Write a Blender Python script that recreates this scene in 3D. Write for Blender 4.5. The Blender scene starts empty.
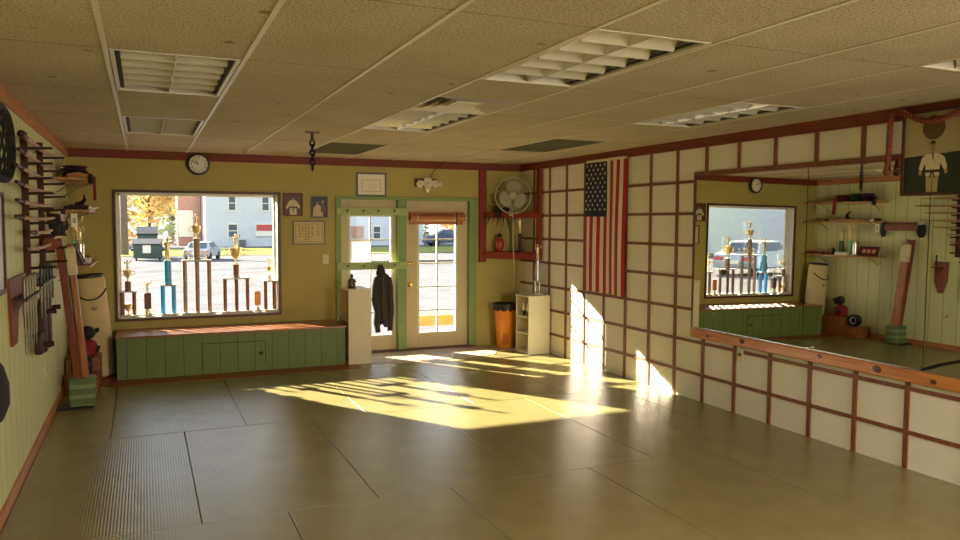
import bpy, bmesh, math, random
from mathutils import Vector, Matrix
random.seed(7)
SC = bpy.context.scene
COL = SC.collection
PI = math.pi
XL, XR, YB, H = -0.753, 4.724, 9.374, 2.447
YF = -2.2            # wall behind the camera
YO = YB + 0.19       # outer face of the back wall
GZ = -0.15           # ground outside

# ------------------------------------------------------------------ materials
def lin(h):
    h = h.lstrip('#')
    v = [int(h[i:i+2], 16)/255 for i in (0, 2, 4)]
    return tuple(c/12.92 if c <= .04045 else ((c+.055)/1.055)**2.4 for c in v)

def mat(name, hexc, rough=.6, metal=0., var=.08, scale=12., bump=0., bscale=60., spec=.5, alpha=None, emit=None):
    m = bpy.data.materials.new(name); m.use_nodes = True
    nt = m.node_tree; n = nt.nodes; l = nt.links
    b = n['Principled BSDF']
    b.inputs['Roughness'].default_value = rough
    b.inputs['Metallic'].default_value = metal
    b.inputs['Specular IOR Level'].default_value = spec
    c = lin(hexc)
    tc = n.new('ShaderNodeTexCoord')
    nz = n.new('ShaderNodeTexNoise'); nz.inputs['Scale'].default_value = scale; nz.inputs['Detail'].default_value = 4
    l.new(tc.outputs['Object'], nz.inputs['Vector'])
    rp = n.new('ShaderNodeValToRGB')
    rp.color_ramp.elements[0].position = .3; rp.color_ramp.elements[1].position = .7
    rp.color_ramp.elements[0].color = (*[x*(1-var) for x in c], 1)
    rp.color_ramp.elements[1].color = (*[min(1, x*(1+var)) for x in c], 1)
    l.new(nz.outputs['Fac'], rp.inputs['Fac']); l.new(rp.outputs['Color'], b.inputs['Base Color'])
    if bump:
        n2 = n.new('ShaderNodeTexNoise'); n2.inputs['Scale'].default_value = bscale; n2.inputs['Detail'].default_value = 3
        l.new(tc.outputs['Object'], n2.inputs['Vector'])
        bp = n.new('ShaderNodeBump'); bp.inputs['Strength'].default_value = bump; bp.inputs['Distance'].default_value = .01
        l.new(n2.outputs['Fac'], bp.inputs['Height']); l.new(bp.outputs['Normal'], b.inputs['Normal'])
    return m

def wood(name, dark, light, rough=.45, stretch=(14, 1.2, 14), knots=False):
    m = bpy.data.materials.new(name); m.use_nodes = True
    nt = m.node_tree; n = nt.nodes; l = nt.links; b = n['Principled BSDF']
    b.inputs['Roughness'].default_value = rough
    tc = n.new('ShaderNodeTexCoord'); mp = n.new('ShaderNodeMapping')
    mp.inputs['Scale'].default_value = stretch
    nz = n.new('ShaderNodeTexNoise'); nz.inputs['Scale'].default_value = 3; nz.inputs['Detail'].default_value = 6
    nz.inputs['Distortion'].default_value = .6
    rp = n.new('ShaderNodeValToRGB')
    rp.color_ramp.elements[0].position = .32; rp.color_ramp.elements[1].position = .68
    rp.color_ramp.elements[0].color = (*lin(dark), 1); rp.color_ramp.elements[1].color = (*lin(light), 1)
    l.new(tc.outputs['Object'], mp.inputs['Vector']); l.new(mp.outputs['Vector'], nz.inputs['Vector'])
    l.new(nz.outputs['Fac'], rp.inputs['Fac'])
    l.new(rp.outputs['Color'], b.inputs['Base Color'])
    return m

def nodes_of(name):
    m = bpy.data.materials.new(name); m.use_nodes = True
    return m, m.node_tree.nodes, m.node_tree.links, m.node_tree.nodes['Principled BSDF']

def m_glass():
    m, n, l, b = nodes_of('window_glass')
    tr = n.new('ShaderNodeBsdfTransparent'); tr.inputs[0].default_value = (.96, .98, .97, 1)
    gl = n.new('ShaderNodeBsdfGlossy'); gl.inputs['Roughness'].default_value = .02
    fr = n.new('ShaderNodeFresnel'); fr.inputs['IOR'].default_value = 1.35
    mx = n.new('ShaderNodeMixShader'); o = n['Material Output']
    l.new(fr.outputs[0], mx.inputs[0]); l.new(tr.outputs[0], mx.inputs[1]); l.new(gl.outputs[0], mx.inputs[2])
    l.new(mx.outputs[0], o.inputs['Surface']); n.remove(b)
    return m

def m_mirror():
    m, n, l, b = nodes_of('mirror_silver')
    b.inputs['Base Color'].default_value = (.80, .84, .78, 1); b.inputs['Metallic'].default_value = 1
    b.inputs['Roughness'].default_value = .0
    return m

def m_ceiling():
    m, n, l, b = nodes_of('ceiling_tile')
    b.inputs['Roughness'].default_value = .9; b.inputs['Specular IOR Level'].default_value = .15
    tc = n.new('ShaderNodeTexCoord')
    v = n.new('ShaderNodeTexNoise'); v.inputs['Scale'].default_value = 90; v.inputs['Detail'].default_value = 3
    v.inputs['Roughness'].default_value = .7
    big = n.new('ShaderNodeTexNoise'); big.inputs['Scale'].default_value = 2.2; big.inputs['Detail'].default_value = 5
    st = n.new('ShaderNodeTexVoronoi'); st.inputs['Scale'].default_value = 3.1
    for t in (v, big, st): l.new(tc.outputs['Object'], t.inputs['Vector'])
    r1 = n.new('ShaderNodeValToRGB')
    r1.color_ramp.elements[0].position = .34; r1.color_ramp.elements[1].position = .52
    r1.color_ramp.elements[0].color = (*lin('#8a7a5c'), 1); r1.color_ramp.elements[1].color = (*lin('#d0c5a8'), 1)
    l.new(v.outputs['Fac'], r1.inputs['Fac'])
    r2 = n.new('ShaderNodeValToRGB')
    r2.color_ramp.elements[0].position = .3; r2.color_ramp.elements[1].position = .7
    r2.color_ramp.elements[0].color = (.86, .84, .80, 1); r2.color_ramp.elements[1].color = (1, 1, 1, 1)
    l.new(big.outputs['Fac'], r2.inputs['Fac'])
    # rare dark stains
    r3 = n.new('ShaderNodeValToRGB')
    r3.color_ramp.elements[0].position = .045; r3.color_ramp.elements[1].position = .10
    r3.color_ramp.elements[0].color = (.50, .46, .40, 1); r3.color_ramp.elements[1].color = (1, 1, 1, 1)
    l.new(st.outputs['Distance'], r3.inputs['Fac'])
    m1 = n.new('ShaderNodeMixRGB'); m1.blend_type = 'MULTIPLY'; m1.inputs[0].default_value = 1
    l.new(r1.outputs[0], m1.inputs[1]); l.new(r2.outputs[0], m1.inputs[2])
    m2 = n.new('ShaderNodeMixRGB'); m2.blend_type = 'MULTIPLY'; m2.inputs[0].default_value = 1
    l.new(m1.outputs[0], m2.inputs[1]); l.new(r3.outputs[0], m2.inputs[2])
    l.new(m2.outputs[0], b.inputs['Base Color'])
    bp = n.new('ShaderNodeBump'); bp.inputs['Strength'].default_value = .35; bp.inputs['Distance'].default_value = .004
    l.new(v.outputs['Fac'], bp.inputs['Height']); l.new(bp.outputs['Normal'], b.inputs['Normal'])
    return m

def m_mats():
    m, n, l, b = nodes_of('tatami_vinyl')
    tc = n.new('ShaderNodeTexCoord')
    b.inputs['Specular IOR Level'].default_value = .75
    nz = n.new('ShaderNodeTexNoise'); nz.inputs['Scale'].default_value = 4; nz.inputs['Detail'].default_value = 2
    l.new(tc.outputs['Object'], nz.inputs['Vector'])
    rp = n.new('ShaderNodeValToRGB')
    rp.color_ramp.elements[0].position = .3; rp.color_ramp.elements[1].position = .75
    rp.color_ramp.elements[0].color = (*lin('#7f754a'), 1); rp.color_ramp.elements[1].color = (*lin('#897f52'), 1)
    l.new(nz.outputs['Fac'], rp.inputs['Fac'])
    l.new(rp.outputs[0], b.inputs['Base Color'])
    # rice-straw relief: fine ribs across, broken into short stitches along
    sep = n.new('ShaderNodeSeparateXYZ'); l.new(tc.outputs['Object'], sep.inputs[0])
    def sine(sock, k):
        mu = n.new('ShaderNodeMath'); mu.operation = 'MULTIPLY'; mu.inputs[1].default_value = k; l.new(sock, mu.inputs[0])
        si = n.new('ShaderNodeMath'); si.operation = 'SINE'; l.new(mu.outputs[0], si.inputs[0]); return si.outputs[0]
    a = sine(sep.outputs['X'], 2*PI/.017); c = sine(sep.outputs['Y'], 2*PI/.026)
    ad = n.new('ShaderNodeMath'); ad.operation = 'ADD'; l.new(a, ad.inputs[0]); l.new(c, ad.inputs[1])
    scr = n.new('ShaderNodeTexNoise'); scr.inputs['Scale'].default_value = 6; scr.inputs['Detail'].default_value = 2
    l.new(tc.outputs['Object'], scr.inputs['Vector'])
    mu = n.new('ShaderNodeMath'); mu.operation = 'MULTIPLY_ADD'; mu.inputs[1].default_value = 1.2; l.new(scr.outputs['Fac'], mu.inputs[0]); l.new(ad.outputs[0], mu.inputs[2])
    bp = n.new('ShaderNodeBump'); bp.inputs['Strength'].default_value = .16; bp.inputs['Distance'].default_value = .002
    l.new(mu.outputs[0], bp.inputs['Height']); l.new(bp.outputs['Normal'], b.inputs['Normal'])
    b.inputs['Roughness'].default_value = .26
    return m

def m_panel(name, base, dark, pitch, axis='Y', rough=.6, w=.035):
    """painted board wall with thin vertical grooves"""
    m, n, l, b = nodes_of(name)
    b.inputs['Roughness'].default_value = rough
    tc = n.new('ShaderNodeTexCoord'); sep = n.new('ShaderNodeSeparateXYZ'); l.new(tc.outputs['Object'], sep.inputs[0])
    d = n.new('ShaderNodeMath'); d.operation = 'DIVIDE'; d.inputs[1].default_value = pitch; l.new(sep.outputs[axis], d.inputs[0])
    fr = n.new('ShaderNodeMath'); fr.operation = 'FRACT'; l.new(d.outputs[0], fr.inputs[0])
    lt = n.new('ShaderNodeMath'); lt.operation = 'LESS_THAN'; lt.inputs[1].default_value = w; l.new(fr.outputs[0], lt.inputs[0])
    nz = n.new('ShaderNodeTexNoise'); nz.inputs['Scale'].default_value = 3; nz.inputs['Detail'].default_value = 5
    mp = n.new('ShaderNodeMapping'); mp.inputs['Scale'].default_value = (6, 6, .7)
    l.new(tc.outputs['Object'], mp.inputs[0]); l.new(mp.outputs[0], nz.inputs['Vector'])
    rp = n.new('ShaderNodeValToRGB'); c = lin(base)
    rp.color_ramp.elements[0].position = .3; rp.color_ramp.elements[1].position = .7
    rp.color_ramp.elements[0].color = (*[x*.93 for x in c], 1); rp.color_ramp.elements[1].color = (*[min(1, x*1.05) for x in c], 1)
    l.new(nz.outputs['Fac'], rp.inputs[0])
    mx = n.new('ShaderNodeMixRGB'); l.new(lt.outputs[0], mx.inputs[0]); l.new(rp.outputs[0], mx.inputs[1]); mx.inputs[2].default_value = (*lin(dark), 1)
    l.new(mx.outputs[0], b.inputs['Base Color'])
    inv = n.new('ShaderNodeMath'); inv.operation = 'SUBTRACT'; inv.inputs[0].default_value = 1; l.new(lt.outputs[0], inv.inputs[1])
    bp = n.new('ShaderNodeBump'); bp.inputs['Strength'].default_value = .6; bp.inputs['Distance'].default_value = .006
    l.new(inv.outputs[0], bp.inputs['Height']); l.new(bp.outputs['Normal'], b.inputs['Normal'])
    return m

M = {}
M['wall_olive'] = mat('back_wall_paint', '#b0a35a', .7, var=.05, scale=3, bump=.08, bscale=120)
M['wall_left'] = m_panel('left_wall_boards', '#d3d49e', '#85834c', .203, 'Y')
M['wall_cream'] = mat('right_wall_panel', '#ece7d8', .75, var=.03, scale=2.5)
M['wall_plain'] = mat('front_wall_paint', '#cfc39a', .8, var=.04)
M['ceiling'] = m_ceiling()
M['tbar'] = mat('tbar_metal', '#d6cbb2', .4, var=.05, scale=4)
M['cross_bar_shade'] = mat('cross_bar_shade_line', '#8a7c5e', .6)  # tile shadow put into the colour of the cross bars
M['tbar_shadow'] = mat('tbar_shadow_line', '#2a241a', .8)
M['mats'] = m_mats()
M['subfloor'] = mat('subfloor_dark', '#2c2a1a', .8)
M['redwood'] = wood('dark_red_trim', '#642412', '#86381c', .65)
M['batten'] = wood('batten_wood', '#6a3c24', '#8a5432', .6, (12, 12, 2))
M['pine'] = wood('orange_pine', '#b0662c', '#d08a46', .35, (20, 1, 20))
M['pinetrim'] = wood('tan_pine_trim', '#a8663a', '#c58a58', .45, (14, 1, 14))
M['knot'] = mat('pine_knot', '#4a2413', .5)
M['floorwood'] = wood('red_floor_wood', '#7a3a20', '#9c5030', .4, (1.2, 14, 14))
M['entry'] = mat('entry_tan', '#b8a184', .5, var=.06, scale=20)
M['green'] = m_panel('bench_green', '#6b7b42', '#2c361c', .185, 'X', w=.03)
M['greenplain'] = mat('green_paint', '#7f9656', .55, var=.05)
M['greentrim'] = mat('light_green_paint', '#a7b675', .55, var=.05)
M['benchtop'] = wood('bench_top_wood', '#7a4a2c', '#a97048', .3, (1.2, 14, 14))
M['brownframe'] = wood('brown_frame', '#3e2013', '#5a3020', .45)
M['darkframe'] = mat('black_frame', '#1d1512', .4)
M['jamb'] = mat('white_jamb', '#dcd8cc', .6, var=.03)
M['doorcream'] = mat('door_cream', '#c8b78a', .5, var=.03)
M['glass'] = m_glass()
M['mirror'] = m_mirror()
M['brass'] = mat('brass', '#c89a48', .25, 1.)
M['gold'] = mat('gold_plastic', '#ecd9a0', .35, .55, var=.1)
M['silver'] = mat('silver_metal', '#c8c8c4', .22, 1.)
M['steel'] = mat('dull_steel', '#6e6656', .45, .6)
M['louver'] = mat('louver_aluminium', '#ece6da', .3, .6, var=.04)
M['reflector'] = mat('reflector_white', '#cfc8b4', .4, .2, var=.03)
M['grille'] = mat('grey_grille', '#6f6a4c', .7)  # dim look of louvres seen at a slant, put into the grey
M['black'] = mat('black_plastic', '#141311', .45)
M['blackcloth'] = mat('black_cloth', '#1d1b1c', .85, bump=.3, bscale=40)
M['charcoal'] = mat('charcoal_fleece', '#34322f', .95, bump=.4, bscale=80)
M['white'] = mat('white_paint', '#e6e0cf', .6, var=.03)
M['pedestal'] = mat('pedestal_white', '#ddd2b2', .55, var=.03)
M['paper'] = mat('paper', '#efe9d6', .8, var=.02)
def m_paper():
    m, n, l, b = nodes_of('thin_paper'); b.inputs['Base Color'].default_value = (.9, .88, .82, 1)
    tl = n.new('ShaderNodeBsdfTranslucent'); tl.inputs[0].default_value = (.95, .93, .88, 1)
    mx = n.new('ShaderNodeMixShader'); mx.inputs[0].default_value = .65
    l.new(b.outputs[0], mx.inputs[1]); l.new(tl.outputs[0], mx.inputs[2]); l.new(mx.outputs[0], n['Material Output'].inputs[0]); return m
M['thinpaper'] = m_paper()
M['parchment'] = mat('parchment', '#d8c48e', .8, var=.04)
M['ink'] = mat('ink', '#3a2a1c', .8)
M['redink'] = mat('red_ink', '#b0583a', .8)
M['sepia'] = mat('photo_sepia', '#c9b48c', .5)
M['sepiadark'] = mat('photo_dark', '#2b2418', .5)
M['photobrown'] = mat('photo_brown', '#5a4028', .5)
M['photoskin'] = mat('photo_skin', '#a8845c', .5)
M['photogi'] = mat('photo_white', '#cdc29a', .5)
M['photocream'] = mat('photo_cream', '#a89a70', .4)
M['photogreen'] = mat('photo_dark_green', '#232a1e', .4)
M['bamboo'] = wood('bamboo_slats', '#8c4f22', '#c98544', .45, (1.5, 30, 30))
M['orange'] = mat('orange_plastic', '#e0861c', .4, var=.05)
M['flagred'] = mat('flag_red', '#b3202c', .8)
M['flagwhite'] = mat('flag_white', '#e6dcc4', .8, var=.03)
M['flagblue'] = mat('flag_blue', '#1c2140', .8)
M['rope'] = wood('rope_fibre', '#5a2010', '#86401f', .8, (40, 40, 40))
M['redcloth'] = mat('red_cloth', '#84161a', .8, bump=.3)
M['purplecloth'] = mat('purple_cloth', '#4a1e38', .85, bump=.3)
M['darkgreencloth'] = mat('dark_green_cloth', '#1c3a34', .85, bump=.3)
M['darkwood'] = wood('dark_weapon_wood', '#24100a', '#3e1a10', .5)
M['rackwood'] = wood('rack_wood', '#3c140c', '#541e12', .7, (14, 14, 1.5))
M['oak'] = wood('bokken_oak', '#9a7656', '#c49c78', .5, (1, 10, 10))
M['shelfwood'] = wood('shelf_wood', '#a0703e', '#c69758', .45)
M['boxwood'] = wood('box_wood', '#7a4420', '#9c602e', .5)
M['plankred'] = wood('makiwara_plank', '#94582f', '#b87c4c', .45, (14, 14, 1.2))
M['plankdark'] = wood('makiwara_side', '#6a2e1a', '#8a4426', .45, (14, 14, 1.2))
M['pad'] = mat('canvas_pad', '#d8caa2', .8, bump=.3, bscale=30)
M['canvas'] = mat('bag_canvas', '#cdb888', .8, var=.08, scale=5, bump=.2, bscale=40)
M['greenwrap'] = m_panel('green_wrap', '#5c6c48', '#7d8a62', .09, 'Z', .7, .4)
M['bluetrophy'] = mat('blue_trophy', '#5cb8ff', .35, .0, var=.15, scale=40)
M['walnut'] = wood('trophy_walnut', '#6a4534', '#8f6650', .35)
M['marble'] = mat('marble_base', '#cfc9bc', .3, var=.15, scale=30)
M['colgrey'] = mat('trophy_column', '#9c8676', .35, .1, var=.2, scale=50)
M['orangetrophy'] = mat('orange_trophy', '#d9822c', .35, .2)
M['greentrophy'] = mat('pale_green_trophy', '#9cc49a', .35, .2)
M['darkgreentrophy'] = mat('dark_green_trophy', '#233c30', .35, .2)
M['redvase'] = mat('red_glaze', '#a83a2c', .2, var=.3, scale=30)
M['leaf'] = mat('dark_leaf', '#3a4420', .5, var=.3)
M['fangrey'] = mat('fan_plastic', '#a59f88', .4)
M['cord'] = mat('white_cord', '#cfc8b0', .5)
M['plate'] = mat('cream_plate', '#d9cfa8', .5)
M['redlacquer'] = wood('red_shelf_paint', '#74200e', '#8e2e14', .6)
M['flower'] = mat('white_petals', '#ddd6bd', .7)
M['paleprint'] = mat('pale_print', '#c3ccd0', .4, var=.25, scale=4)
M['chain'] = mat('chain_iron', '#2b2230', .4, .6)
# outdoors
M['asphalt'] = mat('asphalt', '#68676a', 1., var=.18, scale=1.5, spec=0)
M['grass'] = mat('grass', '#84864e', 1., var=.2, scale=2, spec=0)
M['siding'] = m_panel('blue_siding', '#d2d6d6', '#b9c2c6', .14, 'Z', .7, .12)
M['siding2'] = m_panel('white_siding', '#d5dadd', '#b8bfc6', .14, 'Z', .7, .12)
M['brick'] = mat('brick_wall', '#b98a78', .85, var=.2, scale=9)
M['extglass'] = mat('house_window', '#4c5862', .4)
M['dumpster'] = mat('dumpster_green', '#3e5248', .6)
M['carsilver'] = mat('car_silver', '#a9b0b6', .25, .6)
M['cardark'] = mat('car_dark', '#3a4658', .25, .4)
M['tyre'] = mat('tyre', '#1c1c1c', .8)
M['bark'] = mat('bark', '#6a5c50', .9, var=.25)
M['autumn1'] = mat('autumn_orange', '#d8b070', .8, var=.3, scale=1.2)
M['autumn2'] = mat('autumn_yellow', '#d9c68c', .8, var=.25, scale=1.2)
M['evergreen'] = mat('tree_green', '#98a57c', .8, var=.3, scale=1.2)
M['roof'] = mat('roof_grey', '#6f6a68', .9)
M['signred'] = mat('sign_red', '#c4504c', .6)
M['concrete'] = mat('concrete', '#7d7a74', 1., spec=0)
M['yellowwood'] = wood('weathered_yellow_wood', '#a08048', '#b89a60', .7, (1, 10, 10))

# ------------------------------------------------------------------ mesh builder
class MB:
    def __init__(s): s.v = []; s.f = []; s.mi = []; s.m = 0; s.sm = []
    def add(s, vs, fs, smooth=True):
        o = len(s.v); s.v += [Vector(p) for p in vs]
        for f in fs: s.f.append([i+o for i in f]); s.mi.append(s.m)
        return s
    def box(s, x0, x1, y0, y1, z0, z1):
        vs = [(x0,y0,z0),(x1,y0,z0),(x1,y1,z0),(x0,y1,z0),(x0,y0,z1),(x1,y0,z1),(x1,y1,z1),(x0,y1,z1)]
        return s.add(vs, [(0,3,2,1),(4,5,6,7),(0,1,5,4),(1,2,6,5),(2,3,7,6),(3,0,4,7)])
    def obox(s, c, size, rot):
        h = [x/2 for x in size]
        vs = [Vector(c)+rot@Vector((sx*h[0], sy*h[1], sz*h[2])) for sz in (-1,1) for sx,sy in ((-1,-1),(1,-1),(1,1),(-1,1))]
        return s.add(vs, [(0,3,2,1),(4,5,6,7),(0,1,5,4),(1,2,6,5),(2,3,7,6),(3,0,4,7)])
    def beam(s, p, q, w, d, up=(0,0,1)):
        p, q = Vector(p), Vector(q); t = (q-p); L = t.length; t = t/L
        u = Vector(up)
        if abs(u.dot(t)) > .98: u = Vector((1,0,0))
        a = t.cross(u).normalized(); b = a.cross(t)
        return s.obox((p+q)/2, (w, L, d), Matrix((a, t, b)).transposed())
    def tube(s, pts, r, seg=8, cap=True, closed=False):
        pts = [Vector(p) for p in pts]; n = len(pts)
        rs = r if isinstance(r, (list, tuple)) else [r]*n
        rings = []; prev = None
        for i, p in enumerate(pts):
            if closed: t = pts[(i+1) % n]-pts[i-1]
            else: t = pts[min(i+1, n-1)]-pts[max(i-1, 0)]
            t.normalize()
            if prev is None:
                a = t.cross(Vector((0,0,1)))
                if a.length < .1: a = t.cross(Vector((1,0,0)))
                a.normalize()
            else:
                a = prev - t*prev.dot(t)
                if a.length < 1e-4: a = t.cross(Vector((1,0,.3)))
                a.normalize()
            prev = a; b = t.cross(a)
            rings.append([p + rs[i]*(math.cos(2*PI*k/seg)*a + math.sin(2*PI*k/seg)*b) for k in range(seg)])
        vs = [v for rg in rings for v in rg]; fs = []
        for i in range(n if closed else n-1):
            j = (i+1) % n
            for k in range(seg):
                k2 = (k+1) % seg
                fs.append((i*seg+k, i*seg+k2, j*seg+k2, j*seg+k))
        if cap and not closed:
            fs.append(tuple(range(seg))[::-1]); fs.append(tuple((n-1)*seg+k for k in range(seg)))
        return s.add(vs, fs)
    def lathe(s, prof, c, seg=16, rot=None, sx=1, sy=1):
        rot = rot or Matrix.Identity(3); c = Vector(c); vs = []; fs = []
        for r, z in prof:
            for k in range(seg):
                a = 2*PI*k/seg; vs.append(c + rot@Vector((r*sx*math.cos(a), r*sy*math.sin(a), z)))
        for i in range(len(prof)-1):
            for k in range(seg):
                k2 = (k+1) % seg; fs.append((i*seg+k, i*seg+k2, (i+1)*seg+k2, (i+1)*seg+k))
        fs.append(tuple(range(seg))[::-1]); fs.append(tuple((len(prof)-1)*seg+k for k in range(seg)))
        return s.add(vs, fs)
    def ball(s, c, rx, ry=None, rz=None, seg=14, rings=8, rot=None):
        ry = rx if ry is None else ry; rz = rx if rz is None else rz
        prof = [(max(.02, math.sin(PI*i/rings)), -math.cos(PI*i/rings)*rz) for i in range(rings+1)]
        return s.lathe(prof, c, seg, rot, rx, ry)
    def prism(s, poly, o, u, v, w):
        """polygon poly in (u,v) from o, extruded by vector w"""
        o, u, v, w = map(Vector, (o, u, v, w)); n = len(poly)
        vs = [o+u*a+v*b for a, b in poly]+[o+u*a+v*b+w for a, b in poly]
        fs = [tuple(range(n)), tuple(range(n, 2*n))[::-1]] + [(i, i+n, (i+1) % n+n, (i+1) % n) for i in range(n)]
        return s.add(vs, fs)
    def quad(s, a, b, c, d): return s.add([a, b, c, d], [(0,1,2,3)])
    def build(s, name, mats, parent=None, bevel=0, smooth=True, origin=None, angle=38, label=None):
        me = bpy.data.meshes.new(name)
        if parent is not None: org = WL[parent.name]
        elif origin is not None: org = Vector(origin)
        else:
            xs = [p.x for p in s.v]; ys = [p.y for p in s.v]; zs = [p.z for p in s.v]
            org = Vector(((min(xs)+max(xs))/2, (min(ys)+max(ys))/2, min(zs)))
        me.from_pydata([p-org for p in s.v], [], s.f)
        if not isinstance(mats, (list, tuple)): mats = [mats]
        for m in mats: me.materials.append(M[m])
        me.polygons.foreach_set('material_index', s.mi)
        bm = bmesh.new(); bm.from_mesh(me); bmesh.ops.recalc_face_normals(bm, faces=bm.faces); bm.to_mesh(me); bm.free()
        if smooth:
            me.polygons.foreach_set('use_smooth', [True]*len(me.polygons))
            me.set_sharp_from_angle(angle=math.radians(angle))
        me.update()
        o = bpy.data.objects.new(name, me); COL.objects.link(o)
        if parent is not None: o.parent = parent; WL[o.name] = org
        else: o.location = org; WL[o.name] = org
        if bevel:
            bv = o.modifiers.new('bevel', 'BEVEL'); bv.width = bevel; bv.segments = 2; bv.limit_method = 'ANGLE'
        if label: o['label'] = label
        return o
WL = {}
def tag(o, label, cat, group=None, kind=None):
    o['label'] = label; o['category'] = cat
    if group: o['group'] = group
    if kind: o['kind'] = kind
    return o
def thing(name, loc, label, cat, group=None):
    o = bpy.data.objects.new(name, None); COL.objects.link(o); o.location = loc; o.empty_display_size = .1
    WL[o.name] = Vector(loc)
    return tag(o, label, cat, group)
def struct(o, label=None):
    o['kind'] = 'structure'
    if label: o['label'] = label
    return o
def dup(root, loc, label=None, rotz=None):
    r = root.copy(); COL.objects.link(r); r.location = loc; WL[r.name] = Vector(loc)
    if rotz is not None: r.rotation_euler = (0, 0, rotz)
    if label: r['label'] = label
    for ch in [c for c in root.children]:
        c = ch.copy(); COL.objects.link(c); c.parent = r
        for g in [x for x in ch.children]:
            d = g.copy(); COL.objects.link(d); d.parent = c
    return r
def B(*a): return MB().box(*a)
def rotm(ax, deg): return Matrix.Rotation(math.radians(deg), 3, ax)

# ------------------------------------------------------------------ camera (as measured)
f, yaw, pit, roll, hc = 765.74, .41356, .06193, .00366, 1.664
F = Vector((math.sin(yaw)*math.cos(pit), math.cos(yaw)*math.cos(pit), -math.sin(pit)))
R = Vector((math.cos(yaw), -math.sin(yaw), 0)); U = R.cross(F)
R2 = R*math.cos(roll)+U*math.sin(roll); U2 = -R*math.sin(roll)+U*math.cos(roll)
cd = bpy.data.cameras.new('camera'); cam = bpy.data.objects.new('camera', cd); COL.objects.link(cam)
mw = Matrix((R2, U2, -F)).transposed().to_4x4(); mw.translation = (0, 0, hc)
cam.matrix_world = mw
cd.sensor_width = 36; cd.lens = f*36/960; cd.clip_start = .05; cd.clip_end = 400
SC.camera = cam

# ------------------------------------------------------------------ room shell
WX0, WX1, WZ0, WZ1 = -.28, 1.475, .575, 1.985      # window hole
DX0, DX1, DZ1 = 2.20, 4.02, 1.965                  # door recess
b = MB()
b.box(XL-.2, WX0, YB, YO, GZ, H+.3); b.box(WX1, DX0, YB, YO, GZ, H+.3); b.box(DX1, XR+.2, YB, YO, GZ, H+.3)
b.box(WX0, WX1, YB, YO, GZ, WZ0); b.box(WX0, WX1, YB, YO, WZ1, H+.3); b.box(DX0, DX1, YB, YO, DZ1, H+.3)
b.box(DX0, DX1, YB, YO, GZ, -.02)
struct(b.build('wall_back', 'wall_olive', smooth=False), 'olive green painted back wall with window and doors')
struct(B(XL-.2, XL, YF, YB, GZ, H+.3).build('wall_left', 'wall_left', smooth=False, origin=(XL, 0, 0)), 'pale green boarded left wall with thin vertical grooves')
struct(B(XR, XR+.2, YF, YB, GZ, H+.3).build('wall_right', 'wall_cream', smooth=False), 'cream right wall divided by thin wooden battens')
struct(B(XL-.2, XR+.2, YF-.2, YF, GZ, H+.3).build('wall_front', 'wall_plain', smooth=False))
struct(B(XL, XR, YF, YB, -.12, -.012).build('floor', 'subfloor', smooth=False))

# ceiling: suspended grid, cells for the fittings left open; an unseen slab above blocks light
X0, Y0, TW, TL = -.144, 2.68, .61, 1.22
fix = {(0,1),(0,3),(3,0),(3,2),(6,1),(6,-1)}      # light fittings (column,row)
dark = {(3,4),(6,3)}                               # grey grilles in place of dim light fittings
b = MB(); g = MB(); g2 = MB()
for i in range(-1, 8):
    for j in range(-4, 6):
        if (i, j) in fix or (i, j) in dark: continue
        x0, x1 = max(XL, X0+i*TW), min(XR, X0+(i+1)*TW); y0, y1 = max(YF, Y0+j*TL), min(YB, Y0+(j+1)*TL)
        if i == 7: x1 = XR
        if y1 <= y0: continue
        if (i, j) == (3, 1): y1 = 4.50
        b.box(x0, x1, y0, y1, H, H+.015)
struct(b.build('ceiling', 'ceiling', smooth=False, origin=(0, 0, H)), 'suspended ceiling of stained beige acoustic tiles in a white metal grid')
b = MB(); b.box(XL-.2, XR+.2, YF-.2, YO, H+.3, H+.42)
b.box(XL-.4, XR+.4, YO, YO+.08, H+.1, H+.42)
struct(b.build('trim_1', 'wall_plain', smooth=False), 'unseen roof slab added above the ceiling to block light')
for i in range(0, 8): g.box(X0+i*TW-.011, X0+i*TW+.011, YF, YB, H-.004, H+.004)
g.m = 1
for j in range(-3, 6): g.box(XL, XR, Y0+j*TL-.0045, Y0+j*TL+.0045, H-.0012, H+.003)
struct(g.build('trim_2', ['tbar', 'cross_bar_shade'], smooth=False), 'white metal ceiling grid bars')
struct(B(XL, XR, YB-.022, YB, 2.355, H).build('trim_3', 'redwood', smooth=False), 'dark red wooden moulding along the top of the back wall')
struct(B(XL, XL+.022, YF, YB-.022, 2.36, H).build('trim_4', 'pinetrim', smooth=False), 'tan wooden moulding along the top of the left wall')
struct(B(XR-.024, XR, YF, YB-.022, 2.36, H).build('trim_5', 'redwood', smooth=False), 'dark red wooden moulding along the top of the right wall')
struct(B(XL, XL+.018, YF, YB, -.01, .075).build('baseboard_left', 'pinetrim', smooth=False), 'narrow tan wooden baseboard of the left wall')

# batten lattice on the right wall
b = MB(); BW = .014
ys = [8.93-.4152*k+.05*max(0, 1-k/7) for k in range(0, 27)]
MY = 5.75    # far edge of the mirror
for y in ys:
    if y < YF: continue
    if y > MY: b.box(XR-.012, XR, y-.018, y+.018, 0, 2.36)
    else:
        b.box(XR-.012, XR, y-.018, y+.018, 0, .61); b.box(XR-.012, XR, y-.018, y+.018, 2.1, 2.36)
for k in range(7):
    z = 2.054-.30*k
    b.box(XR-.010, XR, (MY if z > .6 else YF), YB, z-.014, z+.014)
b.box(XR-.020, XR, YF, MY+.02, 2.098, 2.138)
struct(b.build('trim_6', 'batten', smooth=False), 'dark wooden batten lattice on the cream right wall')

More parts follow.
